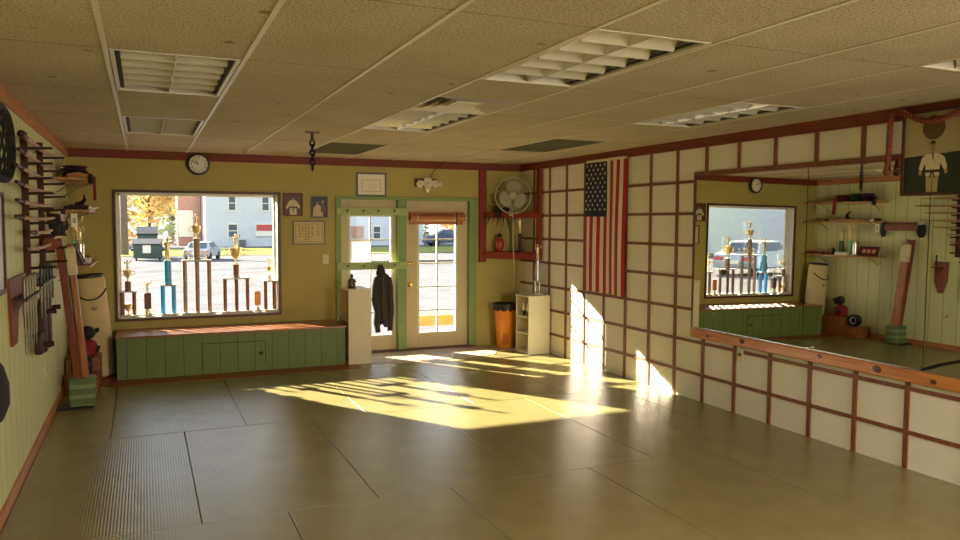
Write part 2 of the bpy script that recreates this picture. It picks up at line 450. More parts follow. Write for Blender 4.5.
# floor mats: 1 m x 2 m in running bond, each a thing
rows = [8.425, 6.40, 4.385, 2.37, .355, -1.66, YF]
offs = [-.27, .26, -.28, .26, -.28, .26]
rname = ['row nearest the bench', 'second row from the bench', 'third row from the bench', 'row nearest the camera']
ordn = ['first', 'second', 'third', 'fourth', 'fifth', 'sixth', 'seventh']
for r in range(4):
    y1, y0 = rows[r], rows[r+1]
    xs = [XL+.02]
    e = offs[r]
    while e < XR-.05:
        if e > XL+.1: xs.append(e)
        e += 1.005
    xs.append(XR-.002)
    for k in range(len(xs)-1):
        g_ = .002
        mm = MB().box(xs[k]+g_, xs[k+1]-g_, y0+g_, y1-g_, -.012, .004)
        o = mm.build('tatami_mat', 'mats', bevel=.0025, origin=((xs[k]+xs[k+1])/2, (y0+y1)/2, -.012))
        tag(o, 'olive green tatami mat, %s from the left wall, %s' % (ordn[k], rname[r]), 'mat', 'tatami mats on the floor')
# wooden strip in front of the bench, entry floor
struct(B(XL+.018, 2.24, 8.43, YB, -.012, .006).build('trim_7', 'floorwood', smooth=False), 'red brown wooden floor strip under and in front of the bench')
b = MB(); b.prism([(2.245, 8.75), (2.66, 8.55), (3.55, 8.62), (4.02, 8.68), (4.15, 8.9), (XR, 8.9), (XR, YB), (2.245, YB)], (0,0,-.012), (1,0,0), (0,1,0), (0,0,.02))
struct(b.build('trim_8', 'entry', smooth=False), 'tan entry floor in front of the doors')
b = MB(); b.prism([(2.245, 8.43), (XR-.003, 8.43), (XR-.003, 8.895), (4.155, 8.895), (4.03, 8.675), (3.55, 8.613), (2.66, 8.543), (2.245, 8.742)], (0,0,-.012), (1,0,0), (0,1,0), (0,0,.016))
tag(b.build('tatami_mat', 'mats'), 'olive green mat cut to shape along the front of the tan entry floor', 'mat', 'tatami mats on the floor')
struct(B(2.2, 4.03, YB-.03, YB+.1, -.01, .028).build('trim_9', 'brownframe', smooth=False), 'brown wooden door threshold')

# ------------------------------------------------------------------ window
w = MB(); t = .028
w.box(WX0-t, WX1+t, YB-.02, YB+.002, WZ1, WZ1+t); w.box(WX0-t, WX1+t, YB-.02, YB+.002, WZ0-t, WZ0)
w.box(WX0-t, WX0, YB-.02, YB+.002, WZ0, WZ1); w.box(WX1, WX1+t, YB-.02, YB+.002, WZ0, WZ1)
win = struct(w.build('window_1', 'brownframe', smooth=False, bevel=.003), 'large shop window with dark brown frame and white jambs')
j = MB(); e = .012
j.box(WX0, WX0+e, YB, YO, WZ0, WZ1); j.box(WX1-e, WX1, YB, YO, WZ0, WZ1); j.box(WX0, WX1, YB, YO, WZ1-e, WZ1); j.box(WX0, WX1, YB, YO, WZ0, WZ0+e)
j.box(WX0+e, WX0+.04, YO-.06, YO-.02, WZ0+e, WZ1-e); j.box(WX1-.04, WX1-e, YO-.06, YO-.02, WZ0+e, WZ1-e)
j.box(WX0+e, WX1-e, YO-.06, YO-.02, WZ1-.03, WZ1-e); j.box(WX0+e, WX1-e, YO-.06, YO-.02, WZ0+e, WZ0+.03)
j.build('window_jamb', 'jamb', win, smooth=False)
MB().quad((WX0+.03, YO-.04, WZ0+.02), (WX1-.03, YO-.04, WZ0+.02), (WX1-.03, YO-.04, WZ1-.02), (WX0+.03, YO-.04, WZ1-.02)).build('window_glass', 'glass', win, smooth=False)

# green door surround
b = MB(); yf = YB-.012
b.box(2.165, 2.235, yf, YB+.07, 0, 1.985); b.box(3.955, 4.06, yf, YB+.07, 0, 1.985); b.box(2.235, 3.955, yf, YB+.07, 1.945, 1.985)
b.box(2.965, 3.075, YB-.03, YB+.08, 0.0, 1.945)
struct(b.build('trim_10', 'greenplain', smooth=False, bevel=.004), 'green painted frame and centre post around the two doors')
def glazed_door(name, x0, x1, gx0, gx1, label, shut):
    y0, y1 = YB+.06, YB+.105; gz0, gz1 = .208, 1.748
    b = MB()
    b.box(x0, gx0, y0, y1, .02, 1.95); b.box(gx1, x1, y0, y1, .02, 1.95)
    b.box(gx0, gx1, y0, y1, .02, gz0); b.box(gx0, gx1, y0, y1, gz1, 1.95)
    d = struct(b.build(name, 'doorcream', smooth=False, bevel=.003), label)
    m = MB(); xm = (gx0+gx1)/2
    m.box(xm-.009, xm+.009, y0+.012, y1-.012, gz0, gz1)
    for k in range(6):
        z = gz0+(gz1-gz0)*k/5; h = .009 if 0 < k < 5 else .014
        m.box(gx0, gx1, y0+.004, y1-.004, z-h, z+h)
    m.box(gx0-.014, gx0+.012, y0-.004, y1, gz0-.014, gz1+.014); m.box(gx1-.012, gx1+.014, y0-.004, y1, gz0-.014, gz1+.014)
    m.build('muntin_grid', 'jamb', d, smooth=False)
    ym = (y0+y1)/2
    MB().quad((gx0, ym, gz0), (gx1, ym, gz0), (gx1, ym, gz1), (gx0, ym, gz1)).build('door_glass', 'glass', d, smooth=False)
    return d
d1 = glazed_door('door_1', 2.235, 2.965, 2.352, 2.902, 'fixed left door leaf with white grid glazing behind the coat rails', True)
d2 = glazed_door('door_2', 3.075, 3.955, 3.262, 3.795, 'cream entrance door with ten panes and brass knob', False)
for z, nm in ((.857, 'door_knob'), (1.128, 'deadbolt')):
    k = MB(); rr = rotm('X', 90)
    if nm == 'door_knob': k.lathe([(.03,0),(.03,.008),(.012,.012),(.012,.03),(.026,.04),(.028,.055),(.018,.066),(.004,.068)], (3.145, YB+.06, z), 14, rr)
    else: k.lathe([(.026,0),(.026,.012),(.014,.016),(.014,.022),(.003,.023)], (3.145, YB+.06, z), 14, rr)
    k.build(nm, 'brass', d2)

# ------------------------------------------------------------------ bench
t = thing('window_bench', (.92, 9.05, 0), 'long green planked storage bench with wooden top below the window', 'bench')
bx0, bx1, by0, by1, bz = -.285, 2.125, 8.745, YB-.003, .462
MB().box(bx0, bx1, by0, by1, .006, bz-.022).build('bench_body', 'green', t, smooth=False)
MB().box(bx0-.01, bx1+.012, by0-.025, by1, bz-.022, bz).build('bench_top', 'benchtop', t, bevel=.004)
d = MB(); d.box(.56, 1.215, by0-.008, by0+.004, .075, .335)
d = d.build('bench_door', 'green', t, smooth=False)
fr = MB()
for a in ((.55,.557,.07,.34),(1.215,1.222,.07,.34),(.55,1.222,.335,.342)): fr.box(a[0],a[1],by0-.004,by0,a[2],a[3])
fr.build('door_gap', 'black', d, smooth=False)
MB().lathe([(.014,0),(.018,.01),(.02,.02),(.012,.028),(.003,.03)], (1.17, by0-.008, .205), 12, rotm('X', 90)).build('door_knob', 'black', d)

# ------------------------------------------------------------------ wall pictures, clock, switch
def framed(name, x0, x1, z0, z1, fm, label, cat, content, fw=.014, y=YB):
    t = thing(name, ((x0+x1)/2, y, z0), label, cat)
    b = MB()
    for a in ((x0,x1,z1-fw,z1),(x0,x1,z0,z0+fw),(x0,x0+fw,z0+fw,z1-fw),(x1-fw,x1,z0+fw,z1-fw)): b.box(a[0],a[1],y-.018,y-.001,a[2],a[3])
    b.build('frame', fm, t, smooth=False)
    content(t, x0+fw, x1-fw, z0+fw, z1-fw, y-.008)
    return t
def pic(t, mats, fn):
    b = MB(); fn(b); b.build('picture', mats, t, smooth=False)
def gi_photo(t, x0, x1, z0, z1, y):
    b = MB(); w, h = x1-x0, z1-z0
    P = lambda a, c, d=0: (x0+a*w, y-d, z0+c*h)
    def poly(pts, m, d):
        b.m = m; b.add([P(p, q, d) for p, q in pts], [tuple(range(len(pts)))])
    poly([(0,0),(1,0),(1,1),(0,1)], 0, 0)
    poly([(.30,0),(.72,0),(.70,.42),(.86,.30),(.92,.40),(.72,.66),(.60,.72),(.42,.72),(.28,.66),(.08,.36),(.15,.28),(.32,.44)], 1, .001)
    poly([(.30,.34),(.72,.34),(.72,.41),(.30,.41)], 2, .002); poly([(.48,.14),(.53,.14),(.55,.36),(.49,.36)], 2, .002)
    poly([(.51+.08*math.cos(k*PI/5), .80+.085*math.sin(k*PI/5)) for k in range(10)], 3, .002)
    poly([(.47,.72),(.55,.72),(.51,.60)], 3, .002)
    poly([(.43,.82),(.59,.82),(.57,.90),(.45,.90)], 2, .003)
    b.build('photograph', ['photobrown','photogi','sepiadark','photoskin'], t, smooth=False)
def duo_photo(t, x0, x1, z0, z1, y):
    b = MB(); w, h = x1-x0, z1-z0
    def poly(pts, m, d): b.m = m; b.add([(x0+p*w, y-d, z0+q*h) for p, q in pts], [tuple(range(len(pts)))])
    poly([(0,0),(1,0),(1,1),(0,1)], 0, 0)
    poly([(.05,.02),(.75,.02),(.72,.35),(.55,.60),(.30,.62),(.12,.45)], 1, .001)
    poly([(.60,.25),(.95,.15),(.92,.55),(.70,.68),(.58,.55)], 2, .002)
    poly([(.38+.09*math.cos(k*PI/5), .72+.10*math.sin(k*PI/5)) for k in range(10)], 3, .002)
    poly([(.72+.08*math.cos(k*PI/5), .76+.09*math.sin(k*PI/5)) for k in range(10)], 3, .003)
    poly([(.30,.74),(.47,.74),(.44,.86),(.33,.86)], 0, .004)
    b.build('photograph', ['sepiadark','sepia','photobrown','photoskin'], t, smooth=False)
def columns_cert(t, x0, x1, z0, z1, y):
    b = MB(); w, h = x1-x0, z1-z0; rnd = random.Random(3)
    b.box(x0, x1, y, y+.004, z0, z1); b.m = 1
    for a in ((.06,.94,.90,.915),(.06,.94,.08,.095),(.06,.07,.08,.915),(.93,.94,.08,.915)): b.box(x0+a[0]*w, x0+a[1]*w, y-.001, y, z0+a[2]*h, z0+a[3]*h)
    for cx, n in ((.18,5),(.28,5),(.38,6),(.48,6),(.60,5),(.80,4)):
        for k in range(n):
            zc = .78-.115*k; 
            for s_ in range(4):
                ax, az = cx+rnd.uniform(-.03,.03), zc+rnd.uniform(-.035,.035)
                if s_ % 2: b.box(x0+(ax-.025)*w, x0+(ax+.025)*w, y-.001, y, z0+az*h, z0+(az+.014)*h)
                else: b.box(x0+ax*w, x0+(ax+.008)*w, y-.001, y, z0+(az-.03)*h, z0+(az+.03)*h)
    b.build('certificate_sheet', ['parchment','ink'], t, smooth=False)
def line_cert(t, x0, x1, z0, z1, y):
    b = MB(); w, h = x1-x0, z1-z0; rnd = random.Random(5)
    b.box(x0, x1, y, y+.004, z0, z1); b.m = 1
    for a in ((.16,.84,.72,.74),(.16,.84,.16,.18),(.16,.175,.16,.74),(.825,.84,.16,.74)): b.box(x0+a[0]*w, x0+a[1]*w, y-.001, y, z0+a[2]*h, z0+a[3]*h)
    b.m = 2
    for k in range(6):
        hw = (.22,.16,.24,.26,.2,.12)[k]; z = .65-.075*k; x = .5-hw
        while x < .5+hw:
            l_ = rnd.uniform(.03,.08); b.box(x0+x*w, x0+min(x+l_,.5+hw)*w, y-.001, y, z0+z*h, z0+(z+.02)*h); x += l_+.02
    b.build('certificate_sheet', ['paper','redink','sepia'], t, smooth=False)
framed('framed_photograph', 1.535, 1.767, 1.733, 2.009, 'redwood', 'red brown framed photograph of a person in white uniform, right beside the window', 'picture', gi_photo)
framed('framed_photograph', 1.866, 2.07, 1.715, 1.975, 'darkframe', 'black framed dark photograph of two people, left of the green door frame', 'picture', duo_photo, .010)
framed('framed_certificate', 1.647, 2.033, 1.389, 1.673, 'darkframe', 'wide framed certificate with columns of handwritten characters, below the two photographs', 'certificate', columns_cert, .011)
framed('framed_certificate', 2.431, 2.813, 1.988, 2.278, 'darkframe', 'black framed white certificate hanging above the coat rails', 'certificate', line_cert, .017)

# clock
def text_mesh(s, size):
    c = bpy.data.curves.new('txt', 'FONT'); c.body = s; c.size = size; c.align_x = 'CENTER'; c.align_y = 'CENTER'; c.fill_mode = 'FRONT'
    o = bpy.data.objects.new('txt', c); COL.objects.link(o)
    dg = bpy.context.evaluated_depsgraph_get(); me = bpy.data.meshes.new_from_object(o.evaluated_get(dg))
    vs = [tuple(v.co) for v in me.vertices]; fs = [tuple(p.vertices) for p in me.polygons]
    bpy.data.objects.remove(o); bpy.data.curves.remove(c); bpy.data.meshes.remove(me)
    return vs, fs
cx, cz, cr = .588, 2.316, .124
t = thing('wall_clock', (cx, YB, cz-cr), 'round black wall clock with white face high on the back wall', 'clock')
yb_ = YB-.022
MB().lathe([(cr-.02,0),(cr,.006),(cr,.03),(cr-.006,.038),(cr-.022,.040),(cr-.024,.022),(.01,.020)], (cx, yb_, cz), 32, rotm('X', 90)).build('rim', 'black', t)
MB().lathe([(cr-.021,.021),(cr-.021,.026),(.002,.0265)], (cx, yb_, cz), 32, rotm('X', 90)).build('clock_face', 'paper', t)
b = MB()
for h in range(1, 13):
    a = PI/2-h*PI/6; vs, fs = text_mesh(str(h), .034)
    b = MB(); b.add([(cx+.078*math.cos(a)+v[0], yb_-.0285, cz+.078*math.sin(a)+v[1]) for v in vs], fs)
    b.build('numeral', 'ink', t, smooth=False)
for nm, ang, L, wd in (('hour_hand', 128, .052, .008), ('minute_hand', 155, .078, .006)):
    a = math.radians(ang); p = Vector((cx, yb_-.031, cz)); MB().beam(p, p+Vector((math.cos(a)*L, 0, math.sin(a)*L)), wd, .002, (0,1,0)).build(nm, 'ink', t)

def wall_plate(name, c, n, label, toggle, cat):
    c = Vector(c); n = Vector(n); rot = Matrix.Identity(3) if abs(n.y) > .5 else rotm('Z', 90)
    t = thing(name, c, label, cat)
    MB().obox(c+n*.004, (.075, .008, .118), rot).build('plate', 'plate', t, bevel=.002)
    if toggle: MB().obox(c+n*.012, (.012, .012, .026), rot).build('toggle', 'plate', t)
    else:
        for dz in (.024, -.024): MB().obox(c+n*.009, (.036, .004, .030), rot).build('socket', 'greentrim', t, bevel=.004)
wall_plate('light_switch', (2.04, YB, 1.21), (0,-1,0), 'cream light switch plate under the framed certificate left of the green door frame', True, 'switch')
wall_plate('wall_outlet', (XR-.012, 5.115, .53), (-1,0,0), 'cream electrical outlet on the right wall just under the pine mirror ledge', False, 'outlet')
wall_plate('wall_outlet', (XL, 7.04, .46), (1,0,0), 'cream electrical outlet low on the left wall, seen in the mirror', False, 'outlet')

# ceiling chain
t = thing('hanging_chain', (1.362, 6.75, H), 'dark iron chain hanging from a hook plate on the ceiling', 'chain')
MB().box(1.30, 1.425, 6.735, 6.765, H-.010, H-.001).build('hook_plate', 'brownframe', t)
MB().tube([(1.362,6.75,H-.01),(1.362,6.75,H-.075)], .013, 10).build('hook_stem', 'brownframe', t)
z = H-.075
for k in range(6):
    L = .068; pts = []
    for a in range(14):
        th = 2*PI*a/14; u = .019*math.cos(th); v = .03*math.sin(th)
        pts.append((1.362+(u if k % 2 == 0 else 0), 6.75+(0 if k % 2 == 0 else u), z-.024+v))
    MB().tube(pts, .0085, 6, closed=True).build('link', 'chain', t); z -= .041

# ------------------------------------------------------------------ coat rails, jacket, pedestal
for nm, z0, lab in (('upper', 1.752, 'upper pale green coat rail across the left door'), ('lower', 1.070, 'lower pale green coat rail across the left door, holding the jacket')):
    t = thing('coat_rail', (2.62, YB-.03, z0), lab, 'coat rail', 'green coat rails')
    MB().box(2.17, 3.085, YB-.052, YB-.031, z0, z0+.092).build('rail_board', 'greentrim', t, bevel=.004)
    for x in (2.30, 2.50, 2.69, 2.90):
        MB().tube([(x,YB-.052,z0+.045),(x,YB-.085,z0+.048),(x,YB-.10,z0+.058)], [.009,.008,.011], 8).build('peg', 'brownframe', t)

# hanging jacket
t = thing('hooded_jacket', (2.725, YB-.1, .29), 'black hooded jacket hanging from the lower coat rail', 'jacket')
b = MB(); n = 32
prof = [(.40,.095),(.44,.10),(.55,.098),(.66,.092),(.78,.088),(.88,.090),(.95,.098),(.985,.088),(1.01,.06),(1.035,.035)]
rings = []; jx, jy = 2.725, YB-.125
for i, (z, rx) in enumerate(prof):
    for k in range(n):
        a = 2*PI*k/n; fold = 1+.22*math.sin(a*5+z*4)*max(0, 1.0-z)+.05*math.sin(a*9+z*7)
        zz = z+(.05*math.sin(a*2.+.6)+.02*math.sin(a*5) if i == 0 else 0)
        rings.append((jx+.012*math.sin(z*6)+rx*fold*math.cos(a), jy+.052*fold*math.sin(a), zz))
fs = [(i*n+k, i*n+(k+1) % n, (i+1)*n+(k+1) % n, (i+1)*n+k) for i in range(len(prof)-1) for k in range(n)]
fs += [tuple(range(n))[::-1], tuple((len(prof)-1)*n+k for k in range(n))]
b.add(rings, fs); b.build('body', 'charcoal', t, angle=80)
MB().tube([(2.70,jy,1.00),(2.645,jy-.01,.95),(2.622,jy-.02,.86),(2.612,jy-.03,.74),(2.618,jy-.03,.66),(2.645,jy-.03,.55),(2.638,jy-.03,.42),(2.655,jy-.03,.29)], [.035,.046,.043,.040,.042,.038,.040,.034], 12).build('sleeve', 'charcoal', t, angle=80)
MB().tube([(2.75,jy,1.00),(2.80,jy-.005,.95),(2.818,jy-.01,.84),(2.822,jy-.02,.70),(2.83,jy-.02,.56),(2.818,jy-.02,.42),(2.815,jy-.02,.30)], [.035,.044,.042,.038,.040,.037,.034], 12).build('sleeve', 'charcoal', t, angle=80)
h = MB(); h.lathe([(.045,-.01),(.062,.02),(.058,.06),(.042,.10),(.024,.135),(.008,.15)], (2.705, jy+.01, .99), 14, rotm('X', 8), 1, .75); h.build('hood', 'charcoal', t, angle=80)
MB().tube([(2.725+.0*k, jy-.058+.006*math.sin(k), 1.0-.05*k) for k in range(12)], .004, 5).build('zipper', 'steel', t)

# left display pedestal (open to the left)
def pedestal(name, x0, x1, y0, y1, zt, shelves, label):
    t = thing(name, ((x0+x1)/2, (y0+y1)/2, 0), label, 'pedestal', 'white display pedestals'); k = .018
    b = MB()
    b.box(x0, x1, y0, y0+k, .004, zt-k); b.box(x0, x1, y1-k, y1, .004, zt-k); b.box(x1-k, x1, y0+k, y1-k, .004, zt-k)
    b.box(x0, x1-k, y0+k, y1-k, .004, .03)
    b.build('case', 'pedestal', t, smooth=False)
    MB().box(x0-.004, x1+.004, y0-.004, y1+.004, zt-k, zt).build('top', 'pedestal', t, bevel=.003)
    for z in shelves: MB().box(x0+.005, x1-k, y0+k, y1-k, z-.008, z+.008).build('shelf', 'pedestal', t)
    return t
pedestal('display_pedestal', 2.155, 2.425, 8.70, 9.20, .882, [.50], 'tall white display pedestal between the bench and the doors')
pedestal('display_pedestal', 4.40, 4.70, 8.50, 8.86, .745, [.26, .47], 'white display pedestal with open shelves in the right corner by the orange bin')
# figurine on left pedestal
t = thing('seated_figurine', (2.25, 8.92, .882), 'small bronze figurine on top of the pedestal by the coat rails', 'figurine')
b = MB(); b.lathe([(.05,0),(.052,.015),(.044,.02)], (2.25,8.92,.882), 14); b.build('base', 'darkwood', t)
b = MB(); b.lathe([(.045,0),(.05,.02),(.036,.05),(.030,.08),(.016,.10)], (2.25,8.92,.902), 12, None, 1, .8)
b.ball((2.25,8.92,1.025), .022, .022, .026); b.tube([(2.22,8.92,.985),(2.205,8.90,.955),(2.235,8.885,.935)], .010, 6); b.tube([(2.28,8.92,.985),(2.295,8.90,.955),(2.265,8.885,.935)], .010, 6)
b.build('figure', 'steel', t)

# paper taped to left door
tag(B(2.362, 2.617, YB+.056, YB+.0585, 1.165, 1.44).build('paper_notice', 'thinpaper', smooth=False), 'blank white sheet of paper taped to the left door glass', 'paper')
# bamboo blind
t = thing('bamboo_blind', (3.50, YB+.03, 1.63), 'rolled up bamboo blind across the top of the entrance door', 'blind')
MB().box(3.135, 3.885, YB+.005, YB+.055, 1.775, 1.80).build('head_rail', 'bamboo', t)
MB().box(3.135, 3.885, YB+.045, YB+.055, 1.635, 1.775).build('hanging_slats', 'bamboo', t)
MB().tube([(3.13+.76*k/12, YB-.005+.002*math.sin(k*2), 1.725) for k in range(13)], .045, 14).build('rolled_slats', 'bamboo', t)
for x in (3.22, 3.74): MB().tube([(x+.052*0, YB-.005+.05*math.cos(a), 1.725+.05*math.sin(a)) for a in [2*PI*k/14 for k in range(14)]], .005, 6, closed=True).build('cord', 'cord', t)
MB().tube([(3.75,YB-.05,1.80),(3.755,YB-.06,1.70),(3.75,YB-.06,1.62)], .007, 6).build('pull_cord', 'darkwood', t)
# flower ornament over the door
t = thing('flower_ornament', (3.33, YB-.03, 2.05), 'white paper flower ornament on a dark red plaque over the entrance door', 'ornament')
MB().box(3.19, 3.50, YB-.018, YB-.001, 2.12, 2.225).build('plaque', 'redwood', t)
for fx, fz, fr_ in ((3.255,2.155,.05),(3.36,2.17,.072),(3.46,2.16,.05),(3.53,2.155,.035)):
    b = MB()
    for k in range(6):
        a = PI/3*k; b.ball((fx+math.cos(a)*fr_*.6, YB-.04, fz+math.sin(a)*fr_*.6), fr_*.45, .012, fr_*.45, 8, 6)
    b.ball((fx, YB-.05, fz), fr_*.3, .02, fr_*.3, 8, 6)
    b.build('flower', 'flower', t)
MB().lathe([(.012,0),(.045,.035),(.04,.06),(.01,.08)], (3.36, YB-.035, 2.045), 10, None, 1, .4).build('bell', 'gold', t)
MB().tube([(3.40,YB-.01,2.22),(3.43,YB-.03,2.30),(3.47,YB-.08,2.37),(3.52,YB-.22,2.437)], .004, 6).build('hanging_wire', 'ink', t)

# ------------------------------------------------------------------ corner shelf with its things
t = thing('corner_shelf', (4.42, 9.1, 1.19), 'dark red wooden corner shelf with two rails between posts', 'shelf')
MB().box(4.088, 4.185, YB-.045, YB-.023+.021, 1.135, 2.355).build('post', 'redlacquer', t, bevel=.003)
MB().box(XR-.05, XR-.013, 8.745, 8.845, 1.19, 2.36).build('post', 'redlacquer', t, bevel=.003)
P1, P2 = (4.15, YB-.05), (XR-.03, 8.79)
for z0, z1, nm in ((1.725, 1.80, 'rail'), (1.185, 1.275, 'rail')):
    d_ = Vector((P2[0]-P1[0], P2[1]-P1[1], 0)); MB().beam((*P1, (z0+z1)/2), (*P2, (z0+z1)/2), .026, z1-z0).build(nm, 'redlacquer', t, bevel=.003)
b = MB(); b.prism([(4.15,YB-.03),(XR-.03,8.80),(XR-.013,8.84),(XR-.013,YB-.002),(4.15,YB-.002)], (0,0,1.255), (1,0,0), (0,1,0), (0,0,.02)); b.build('shelf_board', 'redlacquer', t)
b = MB(); b.prism([(4.19,YB-.03),(4.66,8.86),(XR-.013,8.88),(XR-.013,YB-.002),(4.19,YB-.002)], (0,0,1.735), (1,0,0), (0,1,0), (0,0,.015)); b.build('shelf_board', 'redlacquer', t)
# vase
t = thing('red_vase', (4.34, 9.24, 1.275), 'red patterned ceramic vase with dark lid on the lower corner shelf', 'vase')
MB().lathe([(.032,0),(.036,.01),(.058,.07),(.064,.12),(.052,.16),(.026,.185),(.024,.20)], (4.34,9.24,1.275), 20).build('body', 'redvase', t)
MB().lathe([(.03,.20),(.034,.212),(.024,.23),(.008,.238),(.012,.25),(.003,.258)], (4.34,9.24,1.275), 16).build('lid', 'darkwood', t)
# plant behind the fan
t = thing('potted_plant', (4.30, 9.22, 1.75), 'dark leafy plant hanging behind the fan on the upper corner shelf', 'plant')
MB().lathe([(.04,0),(.055,.09),(.06,.095),(.05,.098)], (4.36,9.24,1.75), 14).build('pot', 'darkwood', t)
b = MB(); rnd = random.Random(11)
for k in range(34):
    a = rnd.uniform(PI*.75, PI*1.85); L = rnd.uniform(.14, .30); el = rnd.uniform(-.2, .9); dr = rnd.uniform(.1,.4)
    pts = [Vector((4.36,9.22,1.84)) + Vector((math.cos(a)*L*s_*math.cos(el), math.sin(a)*L*s_*.6*math.cos(el), L*s_*math.sin(el)-dr*s_*s_)) for s_ in (0,.33,.66,1)]
    sd = Vector((-math.sin(a), math.cos(a), .4)).normalized()
    wv = [.004,.016,.014,.001]
    vs = [p+sd*w_ for p, w_ in zip(pts, wv)]+[p-sd*w_ for p, w_ in zip(pts, wv)]
    vs = [Vector((v.x, min(v.y, YB-.012), v.z)) for v in vs]
    b.add(vs, [(i, i+1, i+5, i+4) for i in range(3)])
b.build('leaves', 'leaf', t)
# fan
fc = Vector((4.41, 8.985, 2.015)); fd = Vector((-.45, -.89, 0)).normalized()
t = thing('clip_fan', (4.43, 9.02, 1.74), 'grey round electric fan clipped to the upper rail of the corner shelf', 'fan')
fu = Vector((0,0,1)); fs_ = fd.cross(fu).normalized()
def ring(c, r, n=36): return [c+fs_*(r*math.cos(2*PI*k/n))+fu*(r*math.sin(2*PI*k/n)) for k in range(n)]
b = MB()
b.tube(ring(fc, .232), .008, 8, closed=True)
for r, dd in ((.17,.030),(.115,.042),(.065,.047)): b.tube(ring(fc+fd*dd, r), .0022, 5, closed=True)
for k in range(24):
    a = 2*PI*k/24; e_ = fs_*math.cos(a)+fu*math.sin(a)
    b.tube([fc+fd*.048+e_*.045, fc+fd*.043+e_*.115, fc+fd*.03+e_*.17, fc+e_*.232], .0018, 4)
    b.tube([fc-fd*.06+e_*.05, fc-fd*.05+e_*.16, fc+e_*.232], .0018, 4)
b.build('guard', 'fangrey', t)
fm = Matrix((fs_, fu, fd)).transposed()
MB().lathe([(.05,.040),(.052,.048),(.045,.056),(.004,.058)], fc, 20, fm).build('guard_badge', 'fangrey', t)
b = MB()
for k in range(3):
    a0 = math.radians(95+120*k); n_ = 9; vs = []; 
    for i in range(n_):
        s_ = i/(n_-1); a = a0+math.radians(-48+96*s_); rr = .185*(1-.25*abs(2*s_-1)**2.2)
        e_ = fs_*math.cos(a)+fu*math.sin(a); vs.append(fc+e_*rr+fd*(.022*(s_-.5)))
    for i in range(n_):
        s_ = i/(n_-1); a = a0+math.radians(-26+52*s_); e_ = fs_*math.cos(a)+fu*math.sin(a); vs.append(fc+e_*.035+fd*(.016*(s_-.5)))
    b.add(vs, [(i, i+1, n_+i+1, n_+i) for i in range(n_-1)])
b.build('blades', 'fangrey', t)
MB().lathe([(.038,-.03),(.042,0),(.036,.025),(.004,.03)], fc, 18, fm).build('hub', 'fangrey', t)
MB().lathe([(.03,-.15),(.055,-.14),(.06,-.08),(.05,-.06)], fc, 18, fm).build('motor', 'fangrey', t)
c_ = fc-fd*.10
MB().tube([c_+Vector((0,0,-.05)), Vector((4.425,9.06,1.86)), Vector((4.43,9.055,1.80))], [.02,.016,.018], 10).build('neck', 'fangrey', t)
MB().obox((4.43, 9.06, 1.79), (.05, .07, .08), rotm('Z', -45)).build('clip', 'fangrey', t, bevel=.005)
MB().tube([(4.425,9.03,1.79),(4.415,8.99,1.70),(4.41,8.985,1.5),(4.42,8.985,1.28),(4.44,9.0,1.1),(4.50,9.12,.86),(4.56,9.30,.72)], .005, 6).build('cord', 'cord', t)
# statuette trophy on the shelf
def figure(b, c, h, m=None):
    """small standing figure of height h"""
    x, y, z = c; s = h
    b.lathe([(.10*s,0),(.10*s,.04*s)], c, 10)
    b.tube([(x-.05*s,y,z+.04*s),(x-.045*s,y,z+.45*s)], [.04*s,.055*s], 7); b.tube([(x+.06*s,y,z+.04*s),(x+.045*s,y,z+.45*s)], [.04*s,.055*s], 7)
    b.lathe([(.09*s,.40*s),(.10*s,.5*s),(.085*s,.58*s),(.13*s,.72*s),(.11*s,.78*s),(.04*s,.81*s)], c, 9, None, 1, .7)
    b.ball((x,y,z+.90*s), .075*s, .075*s, .095*s, 9, 7)
    b.tube([(x-.12*s,y,z+.74*s),(x-.24*s,y-.03*s,z+.66*s),(x-.20*s,y-.12*s,z+.86*s)], [.045*s,.038*s,.03*s], 6)
    b.tube([(x+.12*s,y,z+.74*s),(x+.25*s,y-.02*s,z+.80*s),(x+.30*s,y-.04*s,z+1.0*s)], [.045*s,.038*s,.03*s], 6)
def cup(b, c, h):
    s = h
    b.lathe([(.22*s,0),(.22*s,.04*s),(.06*s,.10*s),(.05*s,.25*s),(.12*s,.34*s),(.30*s,.55*s),(.36*s,.80*s),(.38*s,1.0*s),(.34*s,1.0*s),(.28*s,.6*s)], c, 16)
    for sg in (-1, 1):
        b.tube([(c[0]+sg*.30*s,c[1],c[2]+.55*s),(c[0]+sg*.55*s,c[1],c[2]+.62*s),(c[0]+sg*.56*s,c[1],c[2]+.88*s),(c[0]+sg*.36*s,c[1],c[2]+.92*s)], .03*s, 6)
t = thing('tall_statuette', (4.56, 9.08, 1.275), 'tall gold topped statuette on dark column standing on the lower corner shelf', 'statuette')
MB().box(4.52,4.60,9.05,9.11,1.275,1.30).build('base', 'darkwood', t)
MB().lathe([(.024,0),(.022,.22),(.03,.225)], (4.56,9.08,1.30), 12).build('column', 'darkwood', t)
b = MB(); figure(b, (4.56,9.08,1.525), .22); b.build('figure', 'gold', t)
MB().box(4.59,4.66,9.065,9.075,1.43,1.46).build('arm_plate', 'silver', t)

